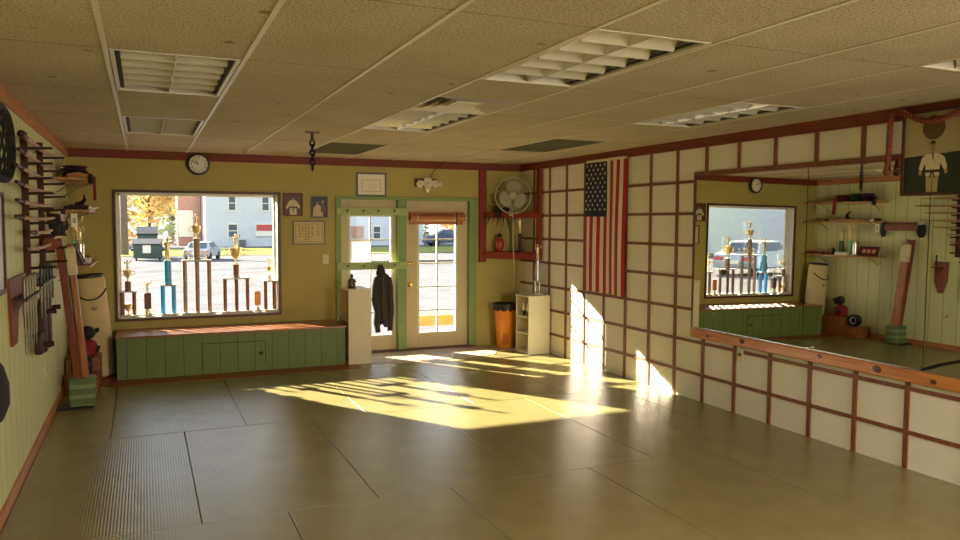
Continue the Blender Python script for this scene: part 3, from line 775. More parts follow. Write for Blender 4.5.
# trash bin
t = thing('trash_bin', (4.405, 9.13, .008), 'orange plastic bin with black liner beside the white corner pedestal', 'bin')
c_ = (4.385, 9.15, .008)
b = MB(); b.lathe([(.108,0),(.112,.01),(.148,.555),(.155,.56),(.155,.575),(.140,.575),(.105,.02)], c_, 28); b.build('bin_body', 'orange', t)
b = MB(); n = 28; vs = []
for i, (r, z) in enumerate(((.157,.50),(.160,.55),(.160,.585),(.150,.592),(.140,.58),(.12,.40),(.09,.2))):
    for k in range(n): vs.append((c_[0]+r*math.cos(2*PI*k/n)*(1+.02*math.sin(k*3.1)*(i < 2)), c_[1]+r*math.sin(2*PI*k/n), .008+z+(.018*math.sin(k*2.3) if i == 0 else 0)))
b.add(vs, [(i*n+k, i*n+(k+1) % n, (i+1)*n+(k+1) % n, (i+1)*n+k) for i in range(6) for k in range(n)]); b.build('bin_liner', 'black', t)
b = MB()
for k in range(6):
    a = -PI*.72+k*.11; r0 = .117+.034*(.04/.55); 
    p = [(c_[0]+(.1135+.0655*z)*math.cos(a+z*.35), c_[1]+(.1135+.0655*z)*math.sin(a+z*.35), .008+z) for z in (.05,.12,.2)]
    b.tube(p, .004, 5)
b.build('slash_marks', 'redink', t)

# trophy on the right pedestal, small items in it
t = thing('column_trophy', (4.60, 8.66, .745), 'tall silver column trophy on top of the white corner pedestal', 'trophy')
MB().box(4.545,4.665,8.62,8.70,.745,.765).build('base', 'marble', t)
for x in (4.575, 4.635): MB().lathe([(.016,0),(.016,.15)], (x,8.66,.765), 12).build('column', 'silver', t)
MB().box(4.55,4.66,8.63,8.69,.915,.930).build('plate', 'silver', t)
MB().lathe([(.026,0),(.024,.26),(.028,.265)], (4.605,8.66,.93), 12).build('column', 'silver', t)
b = MB(); figure(b, (4.605,8.66,1.195), .20); b.build('figure', 'gold', t)
for k, (y, lab) in enumerate(((8.60, 'small black and white ornament in the corner pedestal, nearest the camera'), (8.72, 'small black and white ornament in the corner pedestal, farther from the camera'))):
    t = thing('small_ornament', (4.45, y, .478), lab, 'ornament')
    MB().lathe([(.022,0),(.022,.05),(.012,.06)], (4.45,y,.478), 12).build('base', 'black', t)
    b = MB(); b.ball((4.45,y,.575), .03, .03, .04, 10, 7); b.ball((4.44,y,.625), .018, .018, .02, 8, 6); b.build('figure', 'white' if k else 'paper', t)

# ------------------------------------------------------------------ flag
fx = XR-.018; fy0, fy1, fz0, fz1 = 7.67, 6.84, .885, 2.376
t = thing('national_flag', (fx, 7.3, fz0), 'striped flag with white stars on a blue canton hanging vertically on the right wall', 'flag')
def wav(u, v): return .012*math.sin(u*9+.6*v)*min(1, (1-v)*2.2+.15)
b = MB(); NU, NV = 52, 24
def FP(u, v, d=0): return (fx-wav(u, v)-.014-d, fy0+(fy1-fy0)*u+.006*math.sin(v*5), fz0+(fz1-.03-fz0)*v - .012*u*(1-v))
vs = [FP(i/NU, j/NV) for j in range(NV+1) for i in range(NU+1)]
b.v = [Vector(p) for p in vs]
for j in range(NV):
    for i in range(NU):
        s_ = int((i+.5)/NU*13); canton = (i+.5)/NU < 7/13 and (j+.5)/NV > .60
        b.f.append([j*(NU+1)+i, j*(NU+1)+i+1, (j+1)*(NU+1)+i+1, (j+1)*(NU+1)+i]); b.mi.append(2 if canton else (0 if s_ % 2 == 0 else 1))
b.build('cloth', ['flagred','flagwhite','flagblue'], t, angle=80)
b = MB()
for r in range(11):
    nc = 5 if r % 2 == 0 else 4
    for k in range(nc):
        u = (7/13)*((k+.5+(.5 if nc == 4 else 0))/5); v = .615+.385*(r+.7)/11.4
        u += 0; pts = []
        for q in range(10):
            a = PI/2+q*PI/5; rr = .021 if q % 2 == 0 else .009
            y_, z_ = rr*math.cos(a), rr*math.sin(a); base = FP(u, v, .003); pts.append((base[0], base[1]-y_, base[2]+z_))
        b.add(pts, [tuple(range(10))])
b.build('stars', 'flagwhite', t, smooth=False)
b = MB(); b.add([FP(0,1,-.001), FP(1,1,-.001), (fx-.008, fy1, fz1+.0), (fx-.008, fy0, fz1)], [(0,1,2,3)]); b.build('header_band', 'flagwhite', t)
for y in (fy0-.02, fy1+.02): MB().tube([(XR-.0005,y,fz1-.008),(fx-.016,y,fz1-.008)], [.004,.008], 8).build('pin', 'brass', t)

# ------------------------------------------------------------------ mirror wall
mb0, mb1 = .692, 2.094
edges = [5.737, 4.424, 3.412, 2.10, .80]
mlab = ['large wall mirror panel farthest from the camera, reflecting the window', 'wall mirror panel reflecting the leaning wooden post, second from the far end', 'wall mirror panel under the framed portrait, third from the far end', 'wall mirror panel nearest the camera']
for k in range(4):
    b = MB(); y1, y0 = edges[k]-.0035, edges[k+1]+.0035
    xb, xt = XR-.028, XR-.019
    b.add([(xb,y0,mb0),(xb,y1,mb0),(xt,y1,mb1),(xt,y0,mb1),(xb+.005,y0,mb0),(xb+.005,y1,mb0),(xt+.005,y1,mb1),(xt+.005,y0,mb1)],
          [(0,1,2,3),(4,7,6,5),(0,4,5,1),(1,5,6,2),(2,6,7,3),(3,7,4,0)])
    tag(b.build('mirror_panel', 'mirror', smooth=False), mlab[k], 'mirror', 'wall mirror panels')
b = MB(); b.box(XR-.030, XR-.008, 5.737, 5.757, mb0, 2.098); b.build('trim_11', 'brownframe', smooth=False); struct(bpy.data.objects['trim_11'], 'brown wooden end strip of the mirror')
b = MB(); b.box(XR-.034, XR-.0125, .8, 5.735, .690, .700); struct(b.build('trim_12', 'silver', smooth=False), 'thin silver channel under the mirror')
t = struct(B(XR-.050, XR-.001, .8, 5.74, .605, .690).build('trim_13', 'pine', bevel=.006), 'orange knotty pine ledge below the mirror')
b = MB()
for y, z, r in ((5.06,.655,.022),(4.24,.66,.018),(3.74,.65,.026),(3.32,.64,.016),(5.5,.64,.014),(2.8,.65,.02)):
    b.ball((XR-.050, y, z), .0015, r*1.5, r, 12, 6)
b.build('wood_knots', 'knot', t)
tag(MB().tube([(XR-.050,3.405,.7055),(XR-.048,3.30,.755),(XR-.046,3.17,.80),(XR-.046,2.86,.91)], .010, 8).build('black_stick', 'black'), 'thin black stick leaning against the mirror on the pine ledge', 'stick')

# framed portrait over the mirror
px = XR-.048; py0, py1, pz0, pz1 = 3.605, 3.155, 1.852, 2.405
t = thing('framed_portrait', (XR-.03, 3.38, pz0), 'large dark framed portrait of a person in a white uniform with arms at sides', 'picture')
b = MB(); fw = .018
for a in ((py1,py0,pz1-fw,pz1),(py1,py0,pz0,pz0+fw),(py1,py1+fw,pz0+fw,pz1-fw),(py0-fw,py0,pz0+fw,pz1-fw)): b.box(px-.012, XR-.026, *a)
b.build('frame', 'brownframe', t, smooth=False)
MB().box(px+.004, XR-.027, py1+fw, py0-fw, pz0+fw, pz1-fw).build('backing', 'brownframe', t, smooth=False)
b = MB()
def PP(pts, m, d):
    if d > .0017 or m == 3: pts = [(y*.76, z-.020 if z > 2.13 else z-.012 if z > 2.05 else z) for y, z in pts]
    b.m = m; b.add([(px-d, 3.385-y, z) for y, z in pts], [tuple(range(len(pts)))])
def circ(y, z, ry, rz, n=18): return [(y+ry*math.cos(2*PI*k/n), z+rz*math.sin(2*PI*k/n)) for k in range(n)]
L_, R_ = 3.385-(py0-fw), 3.385-(py1+fw)
PP([(L_,pz0+fw),(R_,pz0+fw),(R_,pz1-fw),(L_,pz1-fw)], 0, 0)
PP([(L_,pz0+fw),(R_,pz0+fw),(R_,2.125),(L_,2.105)], 1, .0008)
PP(circ(.0,2.287,.078,.078,24), 2, .0016)
PP([(-.052,1.872),(-.004,1.872),(-.002,1.985),(-.06,1.985)], 3, .0016); PP([(.004,1.872),(.048,1.872),(.058,1.985),(.002,1.985)], 3, .0016)
PP([(-.062,1.975),(.062,1.975),(.064,2.03),(.07,2.07),(.106,2.01),(.132,2.03),(.105,2.105),(.07,2.132),(.02,2.142),(-.02,2.142),(-.07,2.132),(-.10,2.105),(-.125,2.025),(-.098,2.008),(-.068,2.07),(-.062,2.03)], 4, .0024)
PP(circ(.119,2.005,.015,.02,10), 5, .002); PP(circ(-.112,2.0,.015,.02,10), 5, .002)
PP([(-.064,1.998),(.064,1.998),(.066,2.016),(-.064,2.016)], 6, .0032); PP([(-.012,2.0),(-.03,1.965),(-.02,1.96),(0,1.995),(.02,1.96),(.03,1.968),(.01,2.0)], 6, .0032)
PP([(-.012,2.142),(.014,2.142),(.002,2.085)], 5, .0032)
PP([(-.014,2.13),(.014,2.13),(.013,2.16),(-.013,2.16)], 5, .0032)
PP(circ(0,2.186,.025,.033,16), 5, .004)
PP([(-.026,2.19),(-.022,2.215),(0,2.224),(.022,2.215),(.026,2.19),(.02,2.203),(-.02,2.203)], 6, .0048)
for s_ in (-1, 1): PP(circ(s_*.010,2.190,.0045,.002,8), 6, .0048); PP([(s_*.010-.006,2.196),(s_*.010+.006,2.196),(s_*.010+.006,2.199),(s_*.010-.006,2.199)], 6, .0048)
PP([(-.003,2.178),(.003,2.178),(0,2.192)], 2, .0048); PP([(-.008,2.166),(.008,2.166),(.007,2.170),(-.007,2.170)], 6, .0048)
PP([(-.004,2.14),(.004,2.14),(.03,2.04),(.024,2.04)], 0, .0032)
b.build('portrait_print', ['photocream','photogreen','photobrown','photocream','photogi','photoskin','sepiadark'], t, smooth=False)

# twisted rope
def rope_path():
    ctrl = [Vector(p) for p in [(4.655,3.70,2.035),(4.655,3.692,2.15),(4.655,3.69,2.28),(4.655,3.682,2.375),(4.655,3.65,2.412),(4.65,3.60,2.412),(4.645,3.53,2.375),(4.64,3.46,2.343),(4.64,3.39,2.328),(4.64,3.30,2.335),(4.64,3.20,2.362),(4.645,3.08,2.40),(4.655,2.98,2.415),(4.655,2.93,2.38),(4.655,2.92,2.2),(4.655,2.915,2.05)]]
    out = []
    for i in range(len(ctrl)-1):
        p0, p1, p2, p3 = ctrl[max(i-1,0)], ctrl[i], ctrl[i+1], ctrl[min(i+2,len(ctrl)-1)]
        for k in range(14):
            t_ = k/14; out.append(.5*((2*p1)+(-p0+p2)*t_+(2*p0-5*p1+4*p2-p3)*t_*t_+(-p0+3*p1-3*p2+p3)*t_**3))
    return out+[ctrl[-1]]
t = thing('twisted_rope', (4.65, 3.45, 2.03), 'thick reddish twisted rope draped over the top of the framed portrait', 'rope')
path = rope_path(); b = MB(); dist = [0]
for i in range(1, len(path)): dist.append(dist[-1]+(path[i]-path[i-1]).length)
for s_ in range(3):
    pts = []; prev = Vector((-1,0,0))
    for i, p in enumerate(path):
        tg = (path[min(i+1,len(path)-1)]-path[max(i-1,0)]).normalized(); a = (prev-tg*prev.dot(tg)).normalized(); prev = a; bb = tg.cross(a)
        th = dist[i]/.075*2*PI/1.2+s_*2*PI/3; pts.append(p+.0105*(math.cos(th)*a+math.sin(th)*bb))
    b.tube(pts, .0105, 7)
b.build('strands', 'rope', t, angle=70)
MB().ball((4.655,3.70,2.022), .026, .028, .03, 12, 8).build('end_knot', 'rope', t)
MB().ball((4.66,3.625,2.035), .024, .026, .024, 12, 8).build('end_knot', 'darkwood', t)

# ------------------------------------------------------------------ ceiling fittings
def fixture(i, j, label):
    x0, y0 = X0+i*TW+.016, Y0+j*TL+.012; x1, y1 = x0+TW-.032, y0+TL-.024
    t = thing('ceiling_light', ((x0+x1)/2, (y0+y1)/2, H), label, 'ceiling light', 'recessed ceiling lights')
    b = MB(); k = .02; zt = H+.10
    b.box(x0, x0+k, y0, y1, H-.003, H+.008); b.box(x1-k, x1, y0, y1, H-.003, H+.008); b.box(x0+k, x1-k, y0, y0+k, H-.003, H+.008); b.box(x0+k, x1-k, y1-k, y1, H-.003, H+.008)
    b.build('frame', 'tbar', t, smooth=False)
    b = MB(); b.box(x0, x1, y0, y1, zt, zt+.005); b.box(x0, x0+.004, y0, y1, H+.008, zt); b.box(x1-.004, x1, y0, y1, H+.008, zt); b.box(x0, x1, y0, y0+.004, H+.008, zt); b.box(x0, x1, y1-.004, y1, H+.008, zt)
    b.build('housing', 'reflector', t, smooth=False)
    b = MB(); b.box(x0+k, x0+k+.022, y0+k, y1-k, H+.012, H+.016); b.box(x1-k-.022, x1-k, y0+k, y1-k, H+.012, H+.016); b.build('side_gap_shade', 'tbar_shadow', t, smooth=False)  # solid dark strips painted in for the shaded gaps beside the louver
    b = MB(); xm = (x0+x1)/2; hz = .058; NB = 6
    for c in range(1, NB):
        yc = y0+k+(y1-y0-2*k)*c/NB
        prof = [(0,0),(.004,.004),(.014,.016),(.034,.036),(.066,hz)]
        poly = [(q, z) for q, z in prof]+[(-q, z) for q, z in prof[::-1][:-1]]
        b.prism(poly, (x0+k+.024, yc, H), (0,1,0), (0,0,1), (x1-x0-2*k-.048, 0, 0))
    poly = [(0,0),(.004,.006),(.012,.03),(.02,hz),(-.02,hz),(-.012,.03),(-.004,.006)]
    b.prism(poly, (xm, y0+k, H), (1,0,0), (0,0,1), (0, y1-y0-2*k, 0))
    b.build('louver', 'louver', t, angle=50)
    for xx in ((x0+xm)/2, (xm+x1)/2): MB().tube([(xx, y0+.05, H+.082), (xx, y1-.05, H+.082)], .014, 10).build('lamp_tube', 'white', t)
    return t
fixture(0, 1, 'recessed louvred ceiling light at upper left, the nearer one on the left side')
fixture(0, 3, 'recessed louvred ceiling light at left, the farther one close to the clock')
fixture(3, 0, 'large louvred ceiling light at top centre, nearest the camera in the middle column')
fixture(3, 2, 'louvred ceiling light in the middle column beside the square air vent')
fixture(6, 1, 'louvred ceiling light on the right side above the mirror')
fixture(6, -1, 'louvred ceiling light cut off at the right edge of the picture')
for (i, j), lab in (((3,4), 'flat grey grille standing in for a dim ceiling light near the hanging chain'), ((6,3), 'flat grey grille standing in for a dim ceiling light above the flag')):
    x0, y0 = X0+i*TW+.014, Y0+j*TL+.01; x1, y1 = x0+TW-.028, min(y0+TL-.02, YB-.03)
    t = thing('dim_light_grille', ((x0+x1)/2, (y0+y1)/2, H), lab, 'grille', 'grey grilles for dim ceiling lights')
    MB().box(x0, x1, y0, y1, H+.03, H+.035).build('backing', 'grille', t, smooth=False)
    b = MB()
    for k in range(1, 18): x = x0+(x1-x0)*k/18; b.box(x-.001, x+.001, y0, y1, H, H+.03)
    for k in range(1, 34): y = y0+(y1-y0)*k/34; b.box(x0, x1, y-.001, y+.001, H, H+.03)
    b.build('eggcrate', 'grille', t, smooth=False)
x0, x1, y0, y1 = X0+3*TW+.014, X0+4*TW-.014, 4.505, 5.115
t = thing('air_vent', ((x0+x1)/2, (y0+y1)/2, H), 'square stepped ceiling air vent in front of the middle light', 'vent')
MB().box(x0, x1, y0, y1, H+.08, H+.085).build('dark_throat', 'black', t, smooth=False)
b = MB(); xc, yc = (x0+x1)/2, (y0+y1)/2
for k, (s_, zz) in enumerate(((.292,0),(.225,.004),(.155,.008))):
    o_, i_ = s_, s_-.045
    for sx, sy in ((1,0),(-1,0),(0,1),(0,-1)):
        if sx: vs = [(xc+sx*o_,yc-o_,H-.004+zz),(xc+sx*o_,yc+o_,H-.004+zz),(xc+sx*i_,yc+i_,H+.04+zz),(xc+sx*i_,yc-i_,H+.04+zz)]
        else: vs = [(xc-o_,yc+sy*o_,H-.004+zz),(xc+o_,yc+sy*o_,H-.004+zz),(xc+i_,yc+sy*i_,H+.04+zz),(xc-i_,yc+sy*i_,H+.04+zz)]
        b.add(vs, [(0,1,2,3)])
b.build('cone_rings', 'tbar', t, smooth=False)
MB().box(xc-.09,xc+.09,yc-.09,yc+.09,H+.006,H+.012).build('centre_plate', 'tbar', t)

# ------------------------------------------------------------------ left wall things
# woven net
t = thing('woven_net', (XL+.03, 5.03, 1.9), 'black woven oval net basket hanging on the left wall at the picture edge', 'basket')
nc = Vector((XL+.03, 5.03, 2.10)); ra, rb = .40, .205
def oval(a, s=1): 
    ca, sa = math.cos(a), math.sin(a)
    return nc+Vector((0, ra*s*math.copysign(abs(ca)**.8, ca), rb*s*math.copysign(abs(sa)**.8, sa)))
MB().tube([oval(2*PI*k/40)+Vector((.005,0,0)) for k in range(40)], .018, 10, closed=True).build('rim', 'blackcloth', t)
b = MB()
for k in range(-4, 5):
    for sg in (-1, 1):
        pts = []
        for q in range(30):
            z = -1+2*q/29; y = k/4*1.3+sg*z*.5
            if abs(y)**2.5+abs(z)**2.5 < .98: pts.append(nc+Vector((.03*(1-y*y)*(1-z*z), y*ra, z*rb)))
        if len(pts) > 2: b.tube(pts, .007, 5)
b.build('mesh', 'blackcloth', t)
# framed print at edge
t = thing('framed_print', (XL+.01, 4.8, 1.25), 'brown framed pale print on the left wall, cut off by the picture edge', 'picture')
b = MB()
for a in ((4.5,5.135,1.80,1.825),(4.5,5.135,1.25,1.275),(4.5,4.525,1.275,1.80),(5.11,5.135,1.275,1.80)): b.box(XL+.001, XL+.025, *a)
b.build('frame', 'brownframe', t, smooth=False); MB().box(XL+.002, XL+.012, 4.525, 5.11, 1.275, 1.80).build('print', 'paleprint', t, smooth=False)
# weapon rack
t = thing('weapon_rack', (XL+.02, 6.48, 1.28), 'dark red wall rack with two posts and long pegs holding wooden swords', 'rack')
pz = [2.177,2.073,1.972,1.87,1.765,1.667,1.57,1.468,1.36]
for y, top in ((6.04, 2.265), (6.92, 2.275)):
    p = MB().box(XL+.001, XL+.04, y-.03, y+.03, 1.285, top).build('post', 'rackwood', t, bevel=.004)
    for z in pz: MB().tube([(XL+.04, y, z-.02), (XL+.19, y, z-.014)], [.010,.008], 8).build('peg', 'darkwood', p)
sw = [(5.47,7.54,2.197,'thick'),(5.32,7.43,2.093,'knob'),(5.20,7.55,1.992,'thin'),(5.20,7.39,1.892,'wrap'),(5.20,7.33,1.787,'wrap'),(5.15,7.25,1.69,'wrap'),(5.67,7.05,1.592,'wrap'),(5.52,6.99,1.486,'disc')]
sl = ['topmost wooden staff with rounded end on the left wall weapon rack','second wooden sword from the top of the weapon rack','thin wooden staff third from the top of the weapon rack','wooden sword with dark handle, fourth from the top of the weapon rack','wooden sword with dark handle, fifth from the top of the weapon rack','wooden sword with dark handle, sixth from the top of the weapon rack','short wooden sword with dark scabbard, seventh from the top of the weapon rack','pale wooden stick with round red disc at its end, lowest on the weapon rack']
for (y0, y1, z, kd), lab in zip(sw, sl):
    L = y1-y0; xx = XL+.078; t = thing('wooden_sword', (xx, y0, z-.01), lab, 'sword', 'wooden swords on the wall rack')
    hl = .32 if kd in ('wrap','knob') else .10; bow = .012
    pb = [(xx, y0+L*s_, z+bow*4*(s_-.5)**2-.012) for s_ in [i/10 for i in range(11)]]
    r_ = .016 if kd == 'thick' else .013
    k0 = max(1, int(hl/L*10))
    MB().tube(pb[k0:], [r_]*(10-k0)+[r_*.55], 8).build('blade', 'oak', t)
    MB().tube(pb[:k0+1], [r_*.9]+[r_]*k0, 8).build('handle', 'darkwood', t)
    if kd == 'thick': MB().ball(pb[0], .024, .03, .024).build('rounded_end', 'darkwood', t)
    elif kd == 'disc': MB().lathe([(.02,-.012),(.055,-.012),(.055,.012),(.02,.012)], (xx, 6.86, z-.005), 20, rotm('X', 90)).build('disc', 'plankdark', t)
    else: MB().lathe([(.008,-.003),(.018,-.003),(.018,.003),(.008,.003)], pb[k0], 14, rotm('X', 90)).build('guard', 'darkwood', t)

# sai holders with sais
def sai(y, zt, x, lab, L=.40, handle='steel'):
    t = thing('sai', (x, y, zt-L), lab, 'sai', 'metal sai hanging on the left wall')
    b = MB(); b.tube([(x,y,zt-.13),(x,y,zt-.02)], [.010,.009], 8); b.ball((x,y,zt-.012), .013, seg=8, rings=6); b.build('handle', handle, t)
    MB().tube([(x,y,zt-.13),(x,y,zt-.25),(x,y,zt-L)], [.010,.009,.003], 8).build('blade', 'steel', t)
    for sg in (-1, 1): MB().tube([(x,y,zt-.135),(x,y+sg*.035,zt-.145),(x,y+sg*.055,zt-.165),(x,y+sg*.052,zt-.215),(x,y+sg*.06,zt-.235)], [.008,.007,.006,.006,.003], 7).build('prong', 'steel', t)
t = thing('sai_holder', (XL+.01, 5.6, .9), 'brown wooden board with slotted rail holding metal sai on the left wall', 'holder')
b = MB(); b.prism([(5.28,1.315),(5.95,1.315),(5.95,1.16),(5.60,1.10),(5.50,.905),(5.33,.905)], (XL+.001,0,0), (0,1,0), (0,0,1), (.018,0,0)); b.build('board', 'plankdark', t)
MB().box(XL+.019, XL+.105, 5.30, 5.95, 1.178, 1.192).build('slotted_rail', 'darkwood', t)
for k in range(5): sai(5.36+.125*k, 1.325, XL+.080, ['metal sai nearest the picture edge in the brown wall holder','second sai from the picture edge in the brown wall holder','middle sai of the five in the brown wall holder','fourth sai from the picture edge in the brown wall holder','fifth sai, farthest from the picture edge in the brown wall holder'][k], .48)
t = thing('knife_rail', (XL+.02, 6.42, 1.2), 'dark wooden rail under the weapon rack holding black handled weapons', 'holder')
MB().box(XL+.001, XL+.02, 6.0, 6.84, 1.19, 1.27).build('back_board', 'darkwood', t); MB().box(XL+.02, XL+.115, 6.0, 6.84, 1.215, 1.23).build('slotted_rail', 'darkwood', t)
for k in range(4): sai(6.10+.19*k, 1.362, XL+.09, ['black handled sai nearest the camera on the dark rail below the weapon rack','second black handled sai on the dark rail below the weapon rack','third black handled sai on the dark rail below the weapon rack','black handled sai farthest from the camera on the dark rail below the weapon rack'][k], .38, 'black')
for y, zt, zb, lab in ((6.19,.87,.72,'short dark wooden grip hanging lowest below the sai on the left wall'),(6.42,1.08,.70,'dark brown wooden tonfa hanging on the left wall, nearer the camera'),(6.72,1.08,.69,'dark brown wooden tonfa hanging on the left wall, farther from the camera')):
    t = thing('tonfa', (XL+.05, y, zb), lab, 'tonfa', 'dark wooden weapons hanging low on the left wall')
    MB().box(XL+.03, XL+.085, y-.05, y+.05, zb, zt).build('shaft', 'darkwood', t, bevel=.012)
    MB().tube([(XL+.085,y,zt-.08),(XL+.15,y,zt-.08)], [.016,.02], 10).build('grip', 'darkwood', t)
    MB().tube([(XL-.002,y,zt-.02),(XL+.05,y,zt-.02)], .008, 6).build('hook', 'steel', t)
# pointed board (seen in the mirror)
t = thing('pointed_board', (XL+.02, 7.15, .77), 'brown wooden board with pointed lower end hanging on the left wall, seen in the mirror', 'board')
b = MB(); b.prism([(7.255,1.215),(7.045,1.215),(7.055,0.950),(7.12,0.775),(7.18,0.775),(7.245,0.950)], (XL-.001,0,0), (0,1,0), (0,0,1), (.022,0,0)); b.build('board', 'plankdark', t)
MB().tube([(XL+.05,7.20,1.305),(XL+.05,7.20,1.030)], .010, 8).build('rod', 'darkwood', t)
MB().tube([(XL+.04,7.28,1.130),(XL+.06,7.10,1.125)], .007, 8).build('cross_bar', 'darkwood', t)
# low wall rack with gloves
t = thing('wall_rack', (XL+.08, 7.78, 1.630), 'dark brown wooden wall rack between the shelves and the sword rack', 'rack')
MB().box(XL+.001, XL+.02, 7.46, 8.08, 1.635, 1.760).build('back_board', 'plankdark', t); MB().box(XL+.02, XL+.10, 7.46, 8.0, 1.635, 1.655).build('shelf', 'plankdark', t)
MB().box(XL+.088, XL+.10, 7.46, 8.0, 1.655, 1.725).build('front_board', 'plankdark', t)
for y, s_, lab, m_ in ((7.44,1.15,'black and white sparring glove hanging at the near end of the wall rack','blackcloth'),(8.05,.85,'dark sparring glove hanging at the far end of the wall rack','charcoal')):
    t = thing('sparring_glove', (XL+.06, y, 1.540), lab, 'glove', 'sparring gloves on the wall rack')
    MB().lathe([(.03*s_,-.02),(.055*s_,.02),(.065*s_,.08),(.06*s_,.13),(.045*s_,.19),(.04*s_,.20)], (XL+.062,y,1.560), 14, None, .7, .9).build('mitt', m_, t)
    MB().lathe([(.042*s_,.16),(.047*s_,.17),(.047*s_,.205),(.042*s_,.21)], (XL+.062,y,1.560), 14, None, .8, 1).build('cuff', 'photocream' if s_ > 1 else m_, t)
    MB().tube([(XL+.085,y,1.690),(XL+.105,y,1.630),(XL+.098,y,1.580)], [.016*s_,.018*s_,.013*s_], 8).build('thumb', m_, t)
    MB().tube([(XL-.002,y,1.740),(XL+.06,y,1.735)], .006, 6).build('hook', 'steel', t)

# shelves
for z, lab, nm in ((2.07,'top wooden shelf on the left wall in the back corner','a'),(1.77,'middle wooden shelf on the left wall in the back corner','b'),(1.245,'lowest wooden shelf on the left wall in the back corner, holding trophies','c')):
    t = thing('wall_shelf', (XL+.13, 8.7, z-.02), lab, 'shelf', 'wooden shelves in the corner')
    MB().box(XL+.001, XL+.29, 8.03, YB-.003, z-.022, z).build('board', 'shelfwood', t, bevel=.003)
    for y in (8.16, 9.1):
        MB().tube([(XL+.005,y,z-.14),(XL+.04,y,z-.125),(XL+.12,y,z-.06),(XL+.22,y,z-.026)], .005, 8).build('bracket', 'steel', t)
# items: top shelf
def bundle(name, c, dims, m, lab, tail=False):
    t = thing(name, c, lab, 'clothing'); x, y, z = c; w, d_, h = dims
    b = MB(); rnd = random.Random(int(y*1000)); n = 5
    for k in range(n):
        zz = z+h*(k+.5)/n; a = .05*rnd.uniform(-1,1)
        b.ball((x+rnd.uniform(-.01,.01), y+rnd.uniform(-.015,.015), zz), w/2*rnd.uniform(.85,1), d_/2*rnd.uniform(.85,1), h/n*.62, 14, 6)
    b.build('folds', m, t, angle=80)
    if tail: MB().obox((XL+.305, y+.02, z-.075), (.026, .05, .24), rotm('X', 3)).build('hanging_end', m, t, bevel=.002)
bundle('folded_belt', (XL+.15, 8.72, 2.07), (.22,.28,.11), 'redcloth', 'red folded belts on the top corner shelf with one end hanging down', True)
bundle('folded_jacket', (XL+.15, 8.46, 2.07), (.22,.20,.12), 'darkgreencloth', 'dark green folded cloth in the middle of the top corner shelf')
bundle('folded_trousers', (XL+.16, 8.25, 2.07), (.24,.19,.12), 'purplecloth', 'dark purple folded cloth near the open end of the top corner shelf')
t = thing('folded_fan', (XL+.24, 8.06, 2.0), 'dark gloves draped over the near end of the top corner shelf', 'gloves')
MB().tube([(XL+.15,8.10,2.09),(XL+.25,8.07,2.105),(XL+.31,8.03,2.075),(XL+.315,8.02,2.01)], [.028,.032,.03,.024], 10).build('glove', 'blackcloth', t)
MB().tube([(XL+.12,8.06,2.085),(XL+.22,8.03,2.095),(XL+.29,8.01,2.08)], [.02,.026,.02], 10).build('glove', 'pinetrim', t)
t.name = 'draped_gloves'; WL['draped_gloves'] = WL['folded_fan']
# middle shelf
for k, (y0, y1, x, r, m_, lab) in enumerate(((9.1,8.15,.09,.020,'plankdark','reddish wooden stick at the back of the middle corner shelf'),(9.0,8.2,.16,.022,'darkwood','dark wooden stick in the middle of the middle corner shelf'),(8.9,8.05,.22,.018,'oak','pale wooden stick at the front of the middle corner shelf'))):
    tag(MB().tube([(XL+x,y0,1.771+r),(XL+x+.01,(y0+y1)/2,1.770+r),(XL+x,y1,1.771+r)], [r*.8,r,r*.9], 10).build('wooden_stick', m_), lab, 'stick', 'sticks on the middle shelf')
tag(MB().tube([(XL+.14,8.62,1.83),(XL+.20,8.60,1.845),(XL+.23,8.55,1.885),(XL+.22,8.50,1.925)], [.026,.022,.017,.006], 10).build('curved_handle', 'darkwood'), 'dark curved wooden handle lying on the sticks of the middle corner shelf', 'handle')
t = thing('animal_horn', (XL+.25, 8.05, 1.775), 'curved horn with white tip sticking out from the middle corner shelf', 'horn')
MB().tube([(XL+.12,8.07,1.797),(XL+.22,8.06,1.797),(XL+.29,8.05,1.79)], [.024,.022,.018], 10).build('horn', 'darkwood', t)
MB().tube([(XL+.288,8.05,1.79),(XL+.33,8.045,1.775),(XL+.37,8.04,1.795)], [.018,.014,.004], 10).build('tip', 'paper', t)
t = thing('hanging_tag', (XL+.16, 8.08, 1.63), 'blue and white tag hanging below the middle corner shelf', 'tag')
MB().obox((XL+.16,8.08,1.67), (.06,.008,.13), rotm('Z', 25)).build('tag_card', 'paper', t, bevel=.02)
MB().obox((XL+.16,8.08,1.67), (.03,.012,.05), rotm('Z', 25)).build('emblem', 'carsilver', t, bevel=.008)
MB().tube([(XL+.16,8.08,1.73),(XL+.16,8.08,1.749)], .004, 6).build('string', 'ink', t)
# lowest shelf
zs = 1.245
def cup_trophy(y, x, hcol, m_, lab, hf, r=.035):
    t = thing('small_trophy', (x, y, zs), lab, 'trophy', 'trophies on the lowest shelf')
    MB().box(x-.04, x+.04, y-.04, y+.04, zs, zs+.025).build('base', 'marble', t, bevel=.003)
    MB().lathe([(r,0),(r,hcol),(r*.8,hcol+.008)], (x,y,zs+.025), 14).build('column', m_, t)
    b = MB(); figure(b, (x, y, zs+.025+hcol+.005), hf); b.build('figure', 'gold', t)
cup_trophy(8.71, XL+.15, .19, 'darkgreentrophy', 'dark green column trophy on the lowest corner shelf', .15)
cup_trophy(8.545, XL+.13, .20, 'greentrophy', 'pale green column trophy, tallest of three on the lowest corner shelf', .24, .042)
cup_trophy(8.435, XL+.18, .17, 'silver', 'silver column trophy beside the red tray on the lowest corner shelf', .15, .038)
tag(B(XL+.19, XL+.26, 8.52, 8.74, zs, zs+.05).build('white_carton', 'paper', bevel=.004), 'small white carton in front of the trophies on the lowest corner shelf', 'box')
